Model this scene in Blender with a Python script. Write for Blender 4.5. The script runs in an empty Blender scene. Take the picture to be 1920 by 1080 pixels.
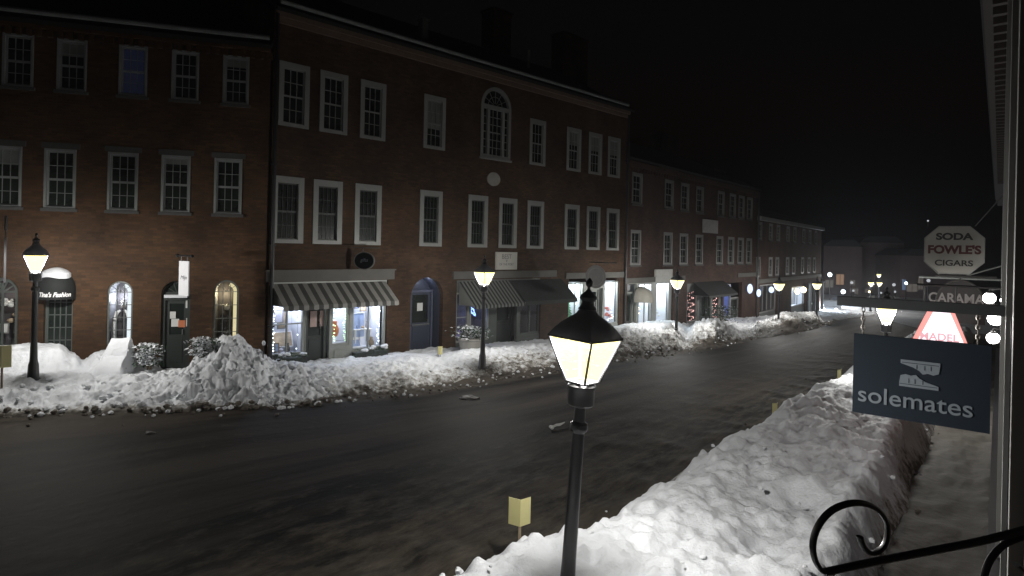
import bpy, bmesh, math, random
from mathutils import Vector, Matrix, noise
R = math.radians
rnd = random.Random(11)
sc = bpy.context.scene
COL = sc.collection
PI = math.pi

# ------------------------------------------------------------------ camera maths
H, F, HY, RHO = 3.7, 1150.0, 465.0, 0.022      # eye height, focal length and horizon row (1920 px photo), roll
CR, SR = math.cos(RHO), math.sin(RHO)
def ray(px, py):
    x, y = px - 960.0, HY - py
    return (x*CR - y*SR)/F, (x*SR + y*CR)/F
def at(px, py, Z):
    a, b = ray(px, py)
    return Vector((a*Z, Z, H + b*Z))
S38, C38 = math.sin(R(38.5)), math.cos(R(38.5))
STREET = Vector((S38, C38, 0)); ACROSS = Vector((C38, -S38, 0))
def UV(x, y): return x*S38 + y*C38, x*C38 - y*S38
def XY(u, v): return Vector((S38*u + C38*v, C38*u - S38*v, 0))
def sstep(a, b, x):
    t = min(1, max(0, (x-a)/(b-a))); return t*t*(3-2*t)
def g(x, y):
    u = x*S38 + y*C38
    return -0.018*(math.sqrt((u-15)**2+9)+(u-15)) if u < 75 else -0.036*60
def on_ground(px, py, dz=0.0):
    a, b = ray(px, py); Z = 12.0
    for _ in range(60):
        Zn = (g(a*Z, Z) + dz - H)/b
        Z = .5*Z + .5*min(Zn, 130)
    return Vector((a*Z, Z, g(a*Z, Z) + dz))
class Fac:
    """a straight house front: base point, direction along the front"""
    def __init__(s, px, Z, th, P=None):
        a, _ = ray(px, 470)
        s.P = Vector((a*Z, Z)) if P is None else P
        s.d = Vector((math.sin(R(th)), math.cos(R(th)))); s.th = th
        s.rot = R(90-th)
    def un(s, px, py):
        a, b = ray(px, py)
        t = (s.P.x - a*s.P.y)/(a*s.d.y - s.d.x)
        Z = s.P.y + t*s.d.y
        return t, H + b*Z
    def w(s, t, y=0, z=0):       # local -> world
        n = Vector((-s.d.y, s.d.x))
        p = s.P + s.d*t + n*y
        return Vector((p.x, p.y, z))
FB = Fac(505, 18.2, 46.3)
tA = Fac(500, 18.1, 73.5)
FA = tA
tb_end = FB.un(1172, 500)[0]
FC = Fac(0, 0, 40.5, P=FB.P + FB.d*tb_end)
tc_end = FC.un(1419, 500)[0]
FD = Fac(0, 0, 38.0, P=FC.P + FC.d*tc_end)
td_end = FD.un(1539, 500)[0]

# ------------------------------------------------------------------ materials
MATS = {}
def nt(m):
    m.use_nodes = True
    n = m.node_tree.nodes; return n, m.node_tree.links, n['Principled BSDF']
def mat(name, col, rough=.6, metal=0, var=.25, scale=6, bump=0, bscale=40, spec=.5):
    if name in MATS: return MATS[name]
    m = bpy.data.materials.new(name); n, l, b = nt(m)
    b.inputs['Roughness'].default_value = rough; b.inputs['Metallic'].default_value = metal
    b.inputs['Specular IOR Level'].default_value = spec
    tc = n.new('ShaderNodeTexCoord'); ns = n.new('ShaderNodeTexNoise'); ns.inputs['Scale'].default_value = scale
    ns.inputs['Detail'].default_value = 5
    l.new(tc.outputs['Object'], ns.inputs['Vector'])
    mx = n.new('ShaderNodeMix'); mx.data_type = 'RGBA'
    c = Vector(col[:3])
    mx.inputs[6].default_value = (*(c*(1-var)), 1); mx.inputs[7].default_value = (*[min(1, v*(1+var)) for v in c], 1)
    l.new(ns.outputs['Fac'], mx.inputs[0]); l.new(mx.outputs[2], b.inputs['Base Color'])
    if bump:
        n2 = n.new('ShaderNodeTexNoise'); n2.inputs['Scale'].default_value = bscale; n2.inputs['Detail'].default_value = 6
        l.new(tc.outputs['Object'], n2.inputs['Vector'])
        bp = n.new('ShaderNodeBump'); bp.inputs['Strength'].default_value = bump; bp.inputs['Distance'].default_value = .02
        l.new(n2.outputs['Fac'], bp.inputs['Height']); l.new(bp.outputs['Normal'], b.inputs['Normal'])
    MATS[name] = m; return m
def emis(name, col, st, base=(.06, .06, .06)):
    if name in MATS: return MATS[name]
    m = bpy.data.materials.new(name); n, l, b = nt(m)
    b.inputs['Base Color'].default_value = (*base, 1)
    b.inputs['Emission Color'].default_value = (*col, 1); b.inputs['Emission Strength'].default_value = st
    MATS[name] = m; return m
def brick(name, c1, c2, mortar):
    m = bpy.data.materials.new(name); n, l, b = nt(m)
    tc = n.new('ShaderNodeTexCoord'); sp = n.new('ShaderNodeSeparateXYZ'); cb = n.new('ShaderNodeCombineXYZ')
    ad = n.new('ShaderNodeMath'); ad.operation = 'ADD'
    l.new(tc.outputs['Object'], sp.inputs[0]); l.new(sp.outputs['X'], ad.inputs[0]); l.new(sp.outputs['Y'], ad.inputs[1])
    l.new(ad.outputs[0], cb.inputs['X']); l.new(sp.outputs['Z'], cb.inputs['Y'])
    br = n.new('ShaderNodeTexBrick'); br.inputs['Scale'].default_value = 1
    br.inputs['Brick Width'].default_value = .215; br.inputs['Row Height'].default_value = .075
    br.inputs['Mortar Size'].default_value = .007; br.inputs['Mortar Smooth'].default_value = .3; br.inputs['Bias'].default_value = -.1
    br.inputs['Color1'].default_value = (*c1, 1); br.inputs['Color2'].default_value = (*c2, 1); br.inputs['Mortar'].default_value = (*mortar, 1)
    l.new(cb.outputs[0], br.inputs['Vector'])
    ns = n.new('ShaderNodeTexNoise'); ns.inputs['Scale'].default_value = .55; ns.inputs['Detail'].default_value = 8; ns.inputs['Roughness'].default_value = .65
    l.new(tc.outputs['Object'], ns.inputs['Vector'])
    rp = n.new('ShaderNodeValToRGB'); rp.color_ramp.elements[0].position = .3; rp.color_ramp.elements[0].color = (.42, .40, .38, 1)
    rp.color_ramp.elements[1].position = .72; rp.color_ramp.elements[1].color = (1.3, 1.25, 1.2, 1)
    l.new(ns.outputs['Fac'], rp.inputs[0])
    mx = n.new('ShaderNodeMix'); mx.data_type = 'RGBA'; mx.blend_type = 'MULTIPLY'; mx.inputs[0].default_value = 1
    l.new(br.outputs['Color'], mx.inputs[6]); l.new(rp.outputs[0], mx.inputs[7]); l.new(mx.outputs[2], b.inputs['Base Color'])
    bp = n.new('ShaderNodeBump'); bp.inputs['Strength'].default_value = .5; bp.inputs['Distance'].default_value = .01
    l.new(br.outputs['Fac'], bp.inputs['Height']); bp.invert = True; l.new(bp.outputs['Normal'], b.inputs['Normal'])
    b.inputs['Roughness'].default_value = .85; b.inputs['Specular IOR Level'].default_value = .25
    MATS[name] = m; return m
def clear_glass(name, gloss=.10, tint=(1, 1, 1)):
    m = bpy.data.materials.new(name); m.use_nodes = True; n, l = m.node_tree.nodes, m.node_tree.links
    n.remove(n['Principled BSDF'])
    t = n.new('ShaderNodeBsdfTransparent'); t.inputs[0].default_value = (*tint, 1)
    gl = n.new('ShaderNodeBsdfGlossy'); gl.inputs['Roughness'].default_value = .03
    mx = n.new('ShaderNodeMixShader'); mx.inputs[0].default_value = gloss
    l.new(t.outputs[0], mx.inputs[1]); l.new(gl.outputs[0], mx.inputs[2]); l.new(mx.outputs[0], n['Material Output'].inputs[0])
    MATS[name] = m; return m

M_brickA = brick('brick_brown', (.083, .043, .0205), (.048, .026, .014), (.05, .037, .025))
M_brickB = brick('brick_red', (.072, .041, .0235), (.043, .0255, .0165), (.046, .036, .027))
M_brickC = brick('brick_dark', (.07, .036, .026), (.043, .0235, .018), (.044, .035, .03))
M_white = mat('white_trim', (.225, .23, .222), .45, var=.12)
M_greytrim = mat('grey_trim', (.22, .22, .215), .5, var=.12)
M_thin = mat('window_paint', (.2, .215, .21), .45, var=.12)
M_dull = mat('dull_paint', (.15, .15, .145), .5, var=.12)
M_sill = mat('sill_stone', (.055, .055, .053), .8, var=.25, scale=9)
M_stone = mat('lintel_stone', (.085, .082, .074), .8, var=.2, scale=3)
M_pane = mat('dark_pane', (.013, .018, .0155), .22, var=.6, scale=1.3, spec=.5)
M_blind = mat('blind_behind_glass', (.16, .17, .16), .35, var=.25, scale=2)
M_bluepane = emis('bluish_room_glow', (.25, .33, .8), .012, (.02, .02, .04))
M_roof = mat('slate_roof', (.012, .014, .014), .8, var=.4, scale=4)
M_gutter = mat('gutter_metal', (.13, .14, .135), .45, var=.35, scale=2)
M_dgreen = mat('dark_green_paint', (.018, .024, .021), .5, var=.2)
M_ggrey = mat('grey_green_paint', (.07, .08, .074), .5, var=.2)
M_shopgrey = mat('shopfront_paint', (.24, .25, .23), .5, var=.15)
M_black = mat('black_metal', (.012, .012, .013), .38, var=.3, spec=.5)
M_bluedoor = mat('blue_grey_paint', (.045, .052, .078), .45, var=.15)
M_inwhite = mat('interior_white', (.72, .74, .8), .8, var=.06)
M_indark = mat('interior_dark', (.05, .045, .05), .8, var=.3)
M_glass = clear_glass('shop_glass', .07)
M_lampglass = None
M_yellow = mat('yellow_reflector', (.5, .46, .22), .45, var=.12, scale=3)
M_wood = mat('weathered_wood', (.22, .17, .11), .75, var=.3, scale=12)
M_navy = mat('navy_board', (.0135, .0195, .028), .7, var=.12, scale=2, spec=.12)
M_logogrey = mat('silver_grey_paint', (.16, .185, .21), .5, var=.1)
M_signwhite = mat('sign_white', (.28, .275, .25), .5, var=.12, scale=3)
M_letter = mat('black_letters', (.016, .016, .017), .6, var=.1)
M_redletter = mat('dark_red_letters', (.06, .011, .012), .6, var=.1)
M_whiteletter = mat('white_letters', (.8, .8, .8), .6, var=.02)
M_green = mat('evergreen_needles', (.03, .055, .03), .7, var=.4, scale=20)
M_copper = mat('dark_awning_cloth', (.005, .007, .0065), .8, var=.3, scale=8)

def snow_mat(name, dirty=1.0):
    m = bpy.data.materials.new(name); n, l, b = nt(m)
    tc = n.new('ShaderNodeTexCoord')
    at_ = n.new('ShaderNodeAttribute'); at_.attribute_name = 'dirt'
    n1 = n.new('ShaderNodeTexNoise'); n1.inputs['Scale'].default_value = 5.0; n1.inputs['Detail'].default_value = 9; n1.inputs['Roughness'].default_value = .72
    l.new(tc.outputs['Object'], n1.inputs['Vector'])
    ad = n.new('ShaderNodeMath'); ad.operation = 'MULTIPLY_ADD'; ad.inputs[1].default_value = 1.5
    sub = n.new('ShaderNodeMath'); sub.operation = 'SUBTRACT'; sub.inputs[1].default_value = 1.0
    n1x = n.new('ShaderNodeMath'); n1x.operation = 'MULTIPLY'; n1x.inputs[1].default_value = 2.2; l.new(n1.outputs['Fac'], n1x.inputs[0])
    ad.inputs[1].default_value = 1.4; sub.inputs[1].default_value = 1.55
    l.new(at_.outputs['Fac'], ad.inputs[0]); l.new(n1x.outputs[0], ad.inputs[2]); l.new(ad.outputs[0], sub.inputs[0])
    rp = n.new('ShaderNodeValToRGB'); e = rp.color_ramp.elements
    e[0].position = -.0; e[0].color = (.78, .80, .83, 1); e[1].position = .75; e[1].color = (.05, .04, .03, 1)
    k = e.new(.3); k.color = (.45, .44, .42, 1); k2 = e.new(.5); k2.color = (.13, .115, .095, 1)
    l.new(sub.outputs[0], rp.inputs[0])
    n3 = n.new('ShaderNodeTexNoise'); n3.inputs['Scale'].default_value = 1.1; n3.inputs['Detail'].default_value = 6
    l.new(tc.outputs['Object'], n3.inputs['Vector'])
    r3 = n.new('ShaderNodeValToRGB'); r3.color_ramp.elements[0].position = .35; r3.color_ramp.elements[0].color = (.84, .84, .84, 1)
    r3.color_ramp.elements[1].position = .62; r3.color_ramp.elements[1].color = (1, 1, 1, 1)
    l.new(n3.outputs['Fac'], r3.inputs[0])
    mx = n.new('ShaderNodeMix'); mx.data_type = 'RGBA'; mx.blend_type = 'MULTIPLY'; mx.inputs[0].default_value = 1
    l.new(rp.outputs[0], mx.inputs[6]); l.new(r3.outputs[0], mx.inputs[7]); l.new(mx.outputs[2], b.inputs['Base Color'])
    b.inputs['Roughness'].default_value = .75; b.inputs['Specular IOR Level'].default_value = .3
    n2 = n.new('ShaderNodeTexNoise'); n2.inputs['Scale'].default_value = 11; n2.inputs['Detail'].default_value = 8; n2.inputs['Roughness'].default_value = .65
    l.new(tc.outputs['Object'], n2.inputs['Vector'])
    bp = n.new('ShaderNodeBump'); bp.inputs['Strength'].default_value = .55; bp.inputs['Distance'].default_value = .06
    l.new(n2.outputs['Fac'], bp.inputs['Height']); l.new(bp.outputs['Normal'], b.inputs['Normal'])
    MATS[name] = m; return m
M_snow = snow_mat('snow')

# ------------------------------------------------------------------ mesh helpers
class MB:
    def __init__(s): s.v = []; s.f = []; s.m = []; s.xf = None; s.rng = []
    def add(s, vs, fs, m=0):
        o = len(s.v); of = len(s.f)
        s.v += [tuple(s.xf @ Vector(p)) if s.xf else tuple(p) for p in vs]
        for f in fs: s.f.append([o+i for i in f]); s.m.append(m)
        s.rng.append((o,len(s.v),of,len(s.f))); return s
    def box(s, x0, x1, y0, y1, z0, z1, m=0):
        return s.add([(x0,y0,z0),(x1,y0,z0),(x1,y1,z0),(x0,y1,z0),(x0,y0,z1),(x1,y0,z1),(x1,y1,z1),(x0,y1,z1)],
              [(0,3,2,1),(4,5,6,7),(0,1,5,4),(1,2,6,5),(2,3,7,6),(3,0,4,7)], m)
    def build_each(s, name, mats, parent=None, loc=(0,0,0), rz=0, smooth=False):
        for v0,v1,f0,f1 in s.rng:
            c = MB(); c.v = s.v[v0:v1]; c.f = [[i-v0 for i in f] for f in s.f[f0:f1]]; c.m = s.m[f0:f1]; c.build(name,mats,parent,loc,rz,smooth)
    def quad(s, a, b, c, d, m=0): return s.add([a,b,c,d], [(0,1,2,3)], m)
    def prism(s, poly, y0, y1, m=0):            # polygon in xz, pulled along y
        k = len(poly)
        vs = [(x,y0,z) for x,z in poly]+[(x,y1,z) for x,z in poly]
        fs = [tuple(range(k)), tuple(range(2*k-1,k-1,-1))]+[(i,i+k,(i+1)%k+k,(i+1)%k) for i in range(k)]
        return s.add(vs, fs, m)
    def lathe(s, prof, seg=16, c=(0,0,0), off=0, m=0, sx=1, sy=1):
        vs = []; fs = []
        for r, z in prof:
            for i in range(seg):
                a = off+2*PI*i/seg; vs.append((c[0]+r*math.cos(a)*sx, c[1]+r*math.sin(a)*sy, c[2]+z))
        for j in range(len(prof)-1):
            for i in range(seg):
                fs.append((j*seg+i, j*seg+(i+1)%seg, (j+1)*seg+(i+1)%seg, (j+1)*seg+i))
        fs.append(tuple(range(seg-1,-1,-1))); fs.append(tuple((len(prof)-1)*seg+i for i in range(seg)))
        return s.add(vs, fs, m)
    def ball(s, c, r, m=0, seg=8, sz=1):
        k = max(4, seg//2)
        return s.lathe([(max(r*.02,r*math.sin(PI*i/k)), -r*sz*math.cos(PI*i/k)) for i in range(k+1)], seg, c, 0, m)
    def tube(s, pts, r, seg=8, m=0, flat=None):
        pts = [Vector(p) for p in pts]; vs = []; fs = []; n0 = None
        for i, p in enumerate(pts):
            t = (pts[min(i+1,len(pts)-1)]-pts[max(i-1,0)]).normalized()
            if n0 is None:
                n0 = t.orthogonal().normalized()
                if flat is not None: n0 = (flat - t*flat.dot(t)).normalized()
            n0 = (n0 - t*n0.dot(t)).normalized(); b = t.cross(n0)
            rr = r[i] if isinstance(r, (list, tuple)) else r
            for k in range(seg):
                a = 2*PI*k/seg; fx = 1 if flat is None else 1.0
                ry = rr if flat is None else rr*.55
                vs.append(p + n0*rr*math.cos(a)*fx + b*ry*math.sin(a))
        for i in range(len(pts)-1):
            for k in range(seg):
                fs.append((i*seg+k, i*seg+(k+1)%seg, (i+1)*seg+(k+1)%seg, (i+1)*seg+k))
        fs.append(tuple(range(seg-1,-1,-1))); fs.append(tuple((len(pts)-1)*seg+k for k in range(seg)))
        return s.add(vs, fs, m)
    def mesh(s, name, mats, smooth=False):
        me = bpy.data.meshes.new(name); me.from_pydata(s.v, [], s.f)
        for m in (mats if isinstance(mats, (list, tuple)) else [mats]): me.materials.append(m)
        me.polygons.foreach_set('material_index', s.m)
        bm = bmesh.new(); bm.from_mesh(me); bmesh.ops.recalc_face_normals(bm, faces=bm.faces[:]); bm.to_mesh(me); bm.free()
        if smooth:
            me.polygons.foreach_set('use_smooth', [True]*len(me.polygons))
            me.set_sharp_from_angle(angle=R(38))
        me.update(); return me
    def build(s, name, mats, parent=None, loc=(0,0,0), rz=0, smooth=False):
        return link(name, s.mesh(name, mats, smooth), parent, loc, rz)
def link(name, me, parent=None, loc=(0,0,0), rz=0):
    o = bpy.data.objects.new(name, me); COL.objects.link(o); o.parent = parent
    o.location = loc; o.rotation_euler = (0,0,rz); return o
def tag(o, label, cat, group=None, kind=None):
    o['label'] = label
    o['category'] = cat
    if group: o['group'] = group
    if kind: o['kind'] = kind
    return o
def thing(name, label, cat, loc=(0,0,0), rz=0, group=None):
    o = bpy.data.objects.new(name, None); COL.objects.link(o); o.empty_display_size = .1
    o.location = loc; o.rotation_euler = (0,0,rz)
    return tag(o, label, cat, group)
def copy_tree(o, parent=None):
    c = o.copy(); COL.objects.link(c); c.parent = parent
    for ch in list(o.children): copy_tree(ch, c)
    return c
def text(name, s, size, m, parent, loc, thick=0, ext=.003, rot=(PI/2,0,0), shear=0, align='CENTER', sx=1, bold=0):
    cu = bpy.data.curves.new(name, 'FONT'); cu.body = s; cu.size = size; cu.extrude = ext; cu.align_x = align; cu.align_y = 'CENTER'
    cu.offset = bold; cu.shear = shear
    o = bpy.data.objects.new(name, cu)
    me = bpy.data.meshes.new_from_object(o); bpy.data.objects.remove(o); bpy.data.curves.remove(cu)
    me.name = name; me.materials.clear(); me.materials.append(m)
    o = bpy.data.objects.new(name, me); COL.objects.link(o); o.parent = parent
    o.location = loc; o.rotation_euler = rot; o.scale = (sx,1,1); return o
LIGHT_K = 1.0
def lamp_light(name, loc, power, col, r=.08, parent=None, kind='POINT'):
    d = bpy.data.lights.new(name, kind); d.energy = power*LIGHT_K; d.color = col
    if kind == 'POINT': d.shadow_soft_size = r
    else: d.size = r
    o = bpy.data.objects.new(name, d); COL.objects.link(o); o.location = loc; o.parent = parent; return o
def arc_pts(x0, x1, spring, apex, k=12):
    c = (x0+x1)/2; rx = (x1-x0)/2; rz = apex-spring
    return [(c-rx*math.cos(PI*i/k), spring+rz*math.sin(PI*i/k)) for i in range(k+1)]

# ------------------------------------------------------------------ world, camera
w = bpy.data.worlds.new('World'); sc.world = w; w.use_nodes = True
wn, wl = w.node_tree.nodes, w.node_tree.links
sky = wn.new('ShaderNodeTexSky'); sky.sky_type = 'NISHITA'; sky.sun_disc = False
sky.sun_elevation = R(-3.5); sky.sun_rotation = R(200)
wl.new(sky.outputs[0], wn['Background'].inputs[0]); wn['Background'].inputs[1].default_value = .05

cam = bpy.data.cameras.new('camera'); co = bpy.data.objects.new('camera', cam); COL.objects.link(co)
cam.sensor_width = 36; cam.lens = 36*F/1920; cam.shift_y = -(540-HY)/1920; cam.clip_start = .05; cam.clip_end = 600
co.matrix_world = Matrix.Translation((0,0,H)) @ Matrix.Rotation(PI/2,4,'X') @ Matrix.Rotation(RHO,4,'Z')
sc.camera = co
sc.view_settings.view_transform = 'Standard'; sc.view_settings.look = 'None'; sc.view_settings.gamma = 1; sc.view_settings.exposure = 0
sc.render.engine = 'CYCLES'
cy = sc.cycles; cy.use_denoising = True; cy.max_bounces = 6; cy.diffuse_bounces = 3; cy.glossy_bounces = 3; cy.transparent_max_bounces = 10
cy.sample_clamp_indirect = 2.0; cy.caustics_reflective = False; cy.caustics_refractive = False

# ------------------------------------------------------------------ windows
MESHC = {}
def win_mesh(w, h, cas, rail, cols, rows, mun=.016, proud=.03):
    key = ('w', round(w,2), round(h,2), cas, rail, cols, rows)
    if key in MESHC: return MESHC[key]
    b = MB(); x = w/2; M1 = 1
    b.box(-x,-x+cas,-proud,.1,0,h); b.box(x-cas,x,-proud,.1,0,h)
    b.box(-x+cas,x-cas,-proud+.004,.1,h-cas*1.15,h); b.box(-x+cas,x-cas,-proud+.004,.1,0,cas*.7)
    ix = x-cas; z0 = cas*.7; z1 = h-cas*1.15; zm = (z0+z1)/2
    for za, zb, y in ((z0,zm,.055),(zm-.02,z1,.035)):
        b.box(-ix,-ix+rail,y,y+.03,za,zb,1); b.box(ix-rail,ix,y,y+.03,za,zb,1)
        b.box(-ix+rail,ix-rail,y+.002,y+.03,za,za+rail,1); b.box(-ix+rail,ix-rail,y+.002,y+.03,zb-rail,zb,1)
        for i in range(1,cols):
            xc = -ix+rail+(2*ix-2*rail)*i/cols
            b.box(xc-mun/2,xc+mun/2,y+.004,y+.028,za+rail,zb-rail,1)
        for j in range(1,rows):
            zc = za+rail+(zb-za-2*rail)*j/rows
            b.box(-ix+rail,ix-rail,y+.007,y+.026,zc-mun/2,zc+mun/2,1)
    MESHC[key] = b, (ix,z0,z1,zm); return MESHC[key]
def window(parent, x, z0, w, h, fm, cas=.14, rail=.045, cols=3, rows=2, sill=True, shade=0, low=None, mun=.016, sm=None):
    """one sash window: frame with muntins, its pane and its sill; shade = share of the glass behind a blind"""
    b, (ix,za,zb,zm) = win_mesh(w,h,cas,rail,cols,rows,mun)
    key = ('wm', round(w,2), round(h,2), cas, rail, cols, rows, fm.name, sm)
    if key not in MESHC: MESHC[key] = b.mesh('window', [fm, sm or fm])
    o = link('window', MESHC[key], parent, (x,0,z0))
    p = MB(); zc = zb-(zb-za)*shade
    pm = low or M_pane
    if shade < 1: p.quad((-ix,.075,za),(ix,.075,za),(ix,.075,zc),(-ix,.075,zc),0)
    if shade > 0: p.quad((-ix,.075,zc),(ix,.075,zc),(ix,.075,zb),(-ix,.075,zb),1)
    p.build('pane', [pm, M_blind], o)
    if sill:
        s = MB(); s.box(-w/2-.05,w/2+.05,-.07,.02,-.09,-.005); s.build('sill', M_sill, o)
    return o
def wall_mesh(L, z0, z1, ops, depth=.22):
    b = MB()
    xs = sorted({0,L}|{o[0] for o in ops}|{o[1] for o in ops}); zs = sorted({z0,z1}|{o[2] for o in ops}|{o[3] for o in ops})
    for i in range(len(xs)-1):
        for j in range(len(zs)-1):
            cx, cz = (xs[i]+xs[i+1])/2, (zs[j]+zs[j+1])/2
            if any(o[0]<cx<o[1] and o[2]<cz<o[3] for o in ops): continue
            b.quad((xs[i],0,zs[j]),(xs[i+1],0,zs[j]),(xs[i+1],0,zs[j+1]),(xs[i],0,zs[j+1]))
    for o in ops:
        x0,x1,za,zb = o[:4]; arch = o[4] if len(o)>4 else 0
        zt = zb-arch
        b.quad((x0,0,za),(x0,depth,za),(x0,depth,zt),(x0,0,zt)); b.quad((x1,0,za),(x1,0,zt),(x1,depth,zt),(x1,depth,za))
        b.quad((x0,0,za),(x1,0,za),(x1,depth,za),(x0,depth,za))
        if not arch: b.quad((x0,0,zb),(x0,depth,zb),(x1,depth,zb),(x1,0,zb))
        else:
            ap = arc_pts(x0,x1,zt,zb)
            for k in range(len(ap)-1):
                (xa,z_a),(xb,z_b) = ap[k],ap[k+1]
                b.quad((xa,0,z_a),(xb,0,z_b),(xb,depth,z_b),(xa,depth,z_a))
                cx = x0 if k < len(ap)//2 else x1
                b.add([(cx,0,zb),(xa,0,z_a),(xb,0,z_b)], [(0,1,2)])
            c = (x0+x1)/2
    return b
def house(name, label, fac, t0, L, ztop, D, ridge, bm_, ops, zg, gut, eave=.35, parapet=False):
    """brick house front on a Fac line: Empty + wall + roof; local x runs along the front from t0"""
    o = thing(name, label, 'building', fac.w(t0,0,zg), fac.rot)
    ops = [tuple([a-t0, b-t0, c-zg, d-zg]+list(r)) for a,b,c,d,*r in ops]
    b = wall_mesh(L, -1.2, ztop-zg, ops)
    zt = ztop-zg
    b.quad((0,0,-1.2),(0,0,zt),(0,D,zt),(0,D,-1.2)); b.quad((L,0,-1.2),(L,D,-1.2),(L,D,zt),(L,0,zt)); b.quad((0,D,-1.2),(0,D,zt),(L,D,zt),(L,D,-1.2))
    b.add([(0,0,zt),(0,D,zt),(0,D/2,zt+ridge)],[(0,1,2)]); b.add([(L,0,zt),(L,D,zt),(L,D/2,zt+ridge)],[(0,1,2)])
    b.build('wall', bm_, o)
    r = MB(); sl = ridge/(D/2); th = .12
    e = eave
    r.add([(-.05,-e,zt-sl*e+.1),(L+.05,-e,zt-sl*e+.1),(L+.05,D/2,zt+ridge+.1),(-.05,D/2,zt+ridge+.1),(L+.05,D+e,zt-sl*e+.1),(-.05,D+e,zt-sl*e+.1),
           (-.05,-e,zt-sl*e+.1+th),(L+.05,-e,zt-sl*e+.1+th),(L+.05,D/2,zt+ridge+.1+th),(-.05,D/2,zt+ridge+.1+th),(L+.05,D+e,zt-sl*e+.1+th),(-.05,D+e,zt-sl*e+.1+th)],
          [(0,1,2,3),(3,2,4,5),(6,9,8,7),(9,11,10,8),(0,6,7,1),(5,4,10,11),(0,3,9,6),(3,5,11,9),(1,7,8,2),(2,8,10,4)])
    ro = r.build('roof', M_roof, o)
    return o, ro
def mean(v): return sum(v)/len(v)
def facts(fac, wins):
    """centre t of each window, common sill and head heights, common width"""
    ts = [mean([fac.un(*q)[0] for q in wq]) for wq in wins]
    zt = mean([fac.un(*q)[1] for wq in wins for q in wq[:2]]); zb = mean([fac.un(*q)[1] for wq in wins for q in wq[2:]])
    return ts, zb, zt
A_up=[((20,66),(63,67),(6,165),(47.5,165)),((121,73),(163,75),(107,167),(150,168)),((235,82),(277,84),(222,177),(266,178)),((332.5,93),(373,97),(321,186),(364,187.5)),((428.6,105),(466,110),(419,194),(457,196))]
A_lo=[((-9,277),(34,277),(-14,392),(28,392)),((94,280),(139,280),(84,392),(134,392)),((211,285),(255.5,285),(204,394),(251,394)),((311,290),(354,290.5),(305,395),(349,395.5)),((409,296),(450,297),(405,397.5),(447,397.5))]
B_up=[((528,124),(582,130),(519,241),(574.5,246)),((603,137),(655,144.5),(595.5,250),(647.5,254.5)),((679,149.6),(725.5,157.5),(672,260),(720,263.7)),((795,174),(838,180),(791,275),(834.5,279)),((993.7,219),(1024,224),(992,307),(1021.4,309.4)),((1064,237),(1089.4,240.8),(1062.3,318),(1087.5,320.4)),((1104.8,247.4),(1128.4,251),(1104,325),(1126.8,327.6)),((1141,256.5),(1163,259.7),(1138.5,331.4),(1161.5,334))]
B_lo=[((512.6,334),(570,337),(508,460),(565,460)),((589,338.5),(643,343),(585,460),(638,460)),((667,344.4),(716,348),(663,460),(712,460)),((786.7,354.4),(831,358),(783,463),(829,463)),((878,363.5),(915,367.6),(875,463.6),(913.5,463.6)),((935.8,369),(970.4,371.7),(933,463),(968,463.6)),((989,374),(1020.5,376.4),(986,463.6),(1018,465)),((1058,381.8),(1087.5,384.3),(1056.7,466.7),(1085,468.3)),((1100,387.4),(1125,389.6),(1098.5,467.4),(1123.7,469)),((1137,390.6),(1161,391.8),(1136,466.7),(1160,468.3))]
def rr(x0,x1,a,b): return ((x0,a),(x1,a+1),(x0,b),(x1,b))
C_up=[rr(1183.7,1204.8,322,382),rr(1247.4,1261.5,335.5,390),rr(1277,1291,343.7,392.6),rr(1305,1319,347,400),rr(1345.5,1357.8,357.8,403),rr(1368,1379,363,406.7),rr(1384.4,1395.5,367.8,411),rr(1400,1411,370.7,414.8)]
C_lo=[rr(1181.5,1201,429,494.8),rr(1244,1259.6,432.6,494),rr(1274,1289,437,494.8),rr(1303,1317.8,439,495.6),rr(1343,1354.8,441.9,495.6),rr(1364,1376.3,444.8,495.6),rr(1382.6,1393.7,446,495.6),rr(1398.5,1409.6,448,495.6)]
def kk(x0,x1,a,b): return rr(1140+x0/2.7,1140+x1/2.7,240+a/2.7,240+b/2.7)
D_up=[kk(760,778,470,560),kk(812,835,480,565),kk(848,875,490,570),kk(900,922,500,575),kk(935,955,500,575),kk(982,998,510,580),kk(1013,1030,515,590),kk(1045,1058,520,595)]
D_lo=[kk(748,772,645,750),kk(812,832,650,745),kk(845,866,650,745),kk(897,918,652,745),kk(930,948,652,742),kk(975,992,655,738),kk(1007,1025,655,735),kk(1037,1050,658,733)]
def rect(fac, x0, y0, x1, y1):
    """photo rectangle -> t0, t1, zlow, zhigh on a house front"""
    ta, za = fac.un(x0, y1); tb, zb = fac.un(x1, y0)
    tm = fac.un((x0+x1)/2, y0); tn = fac.un((x0+x1)/2, y1)
    return ta, fac.un(x1, y1)[0], tn[1], tm[1]

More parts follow.
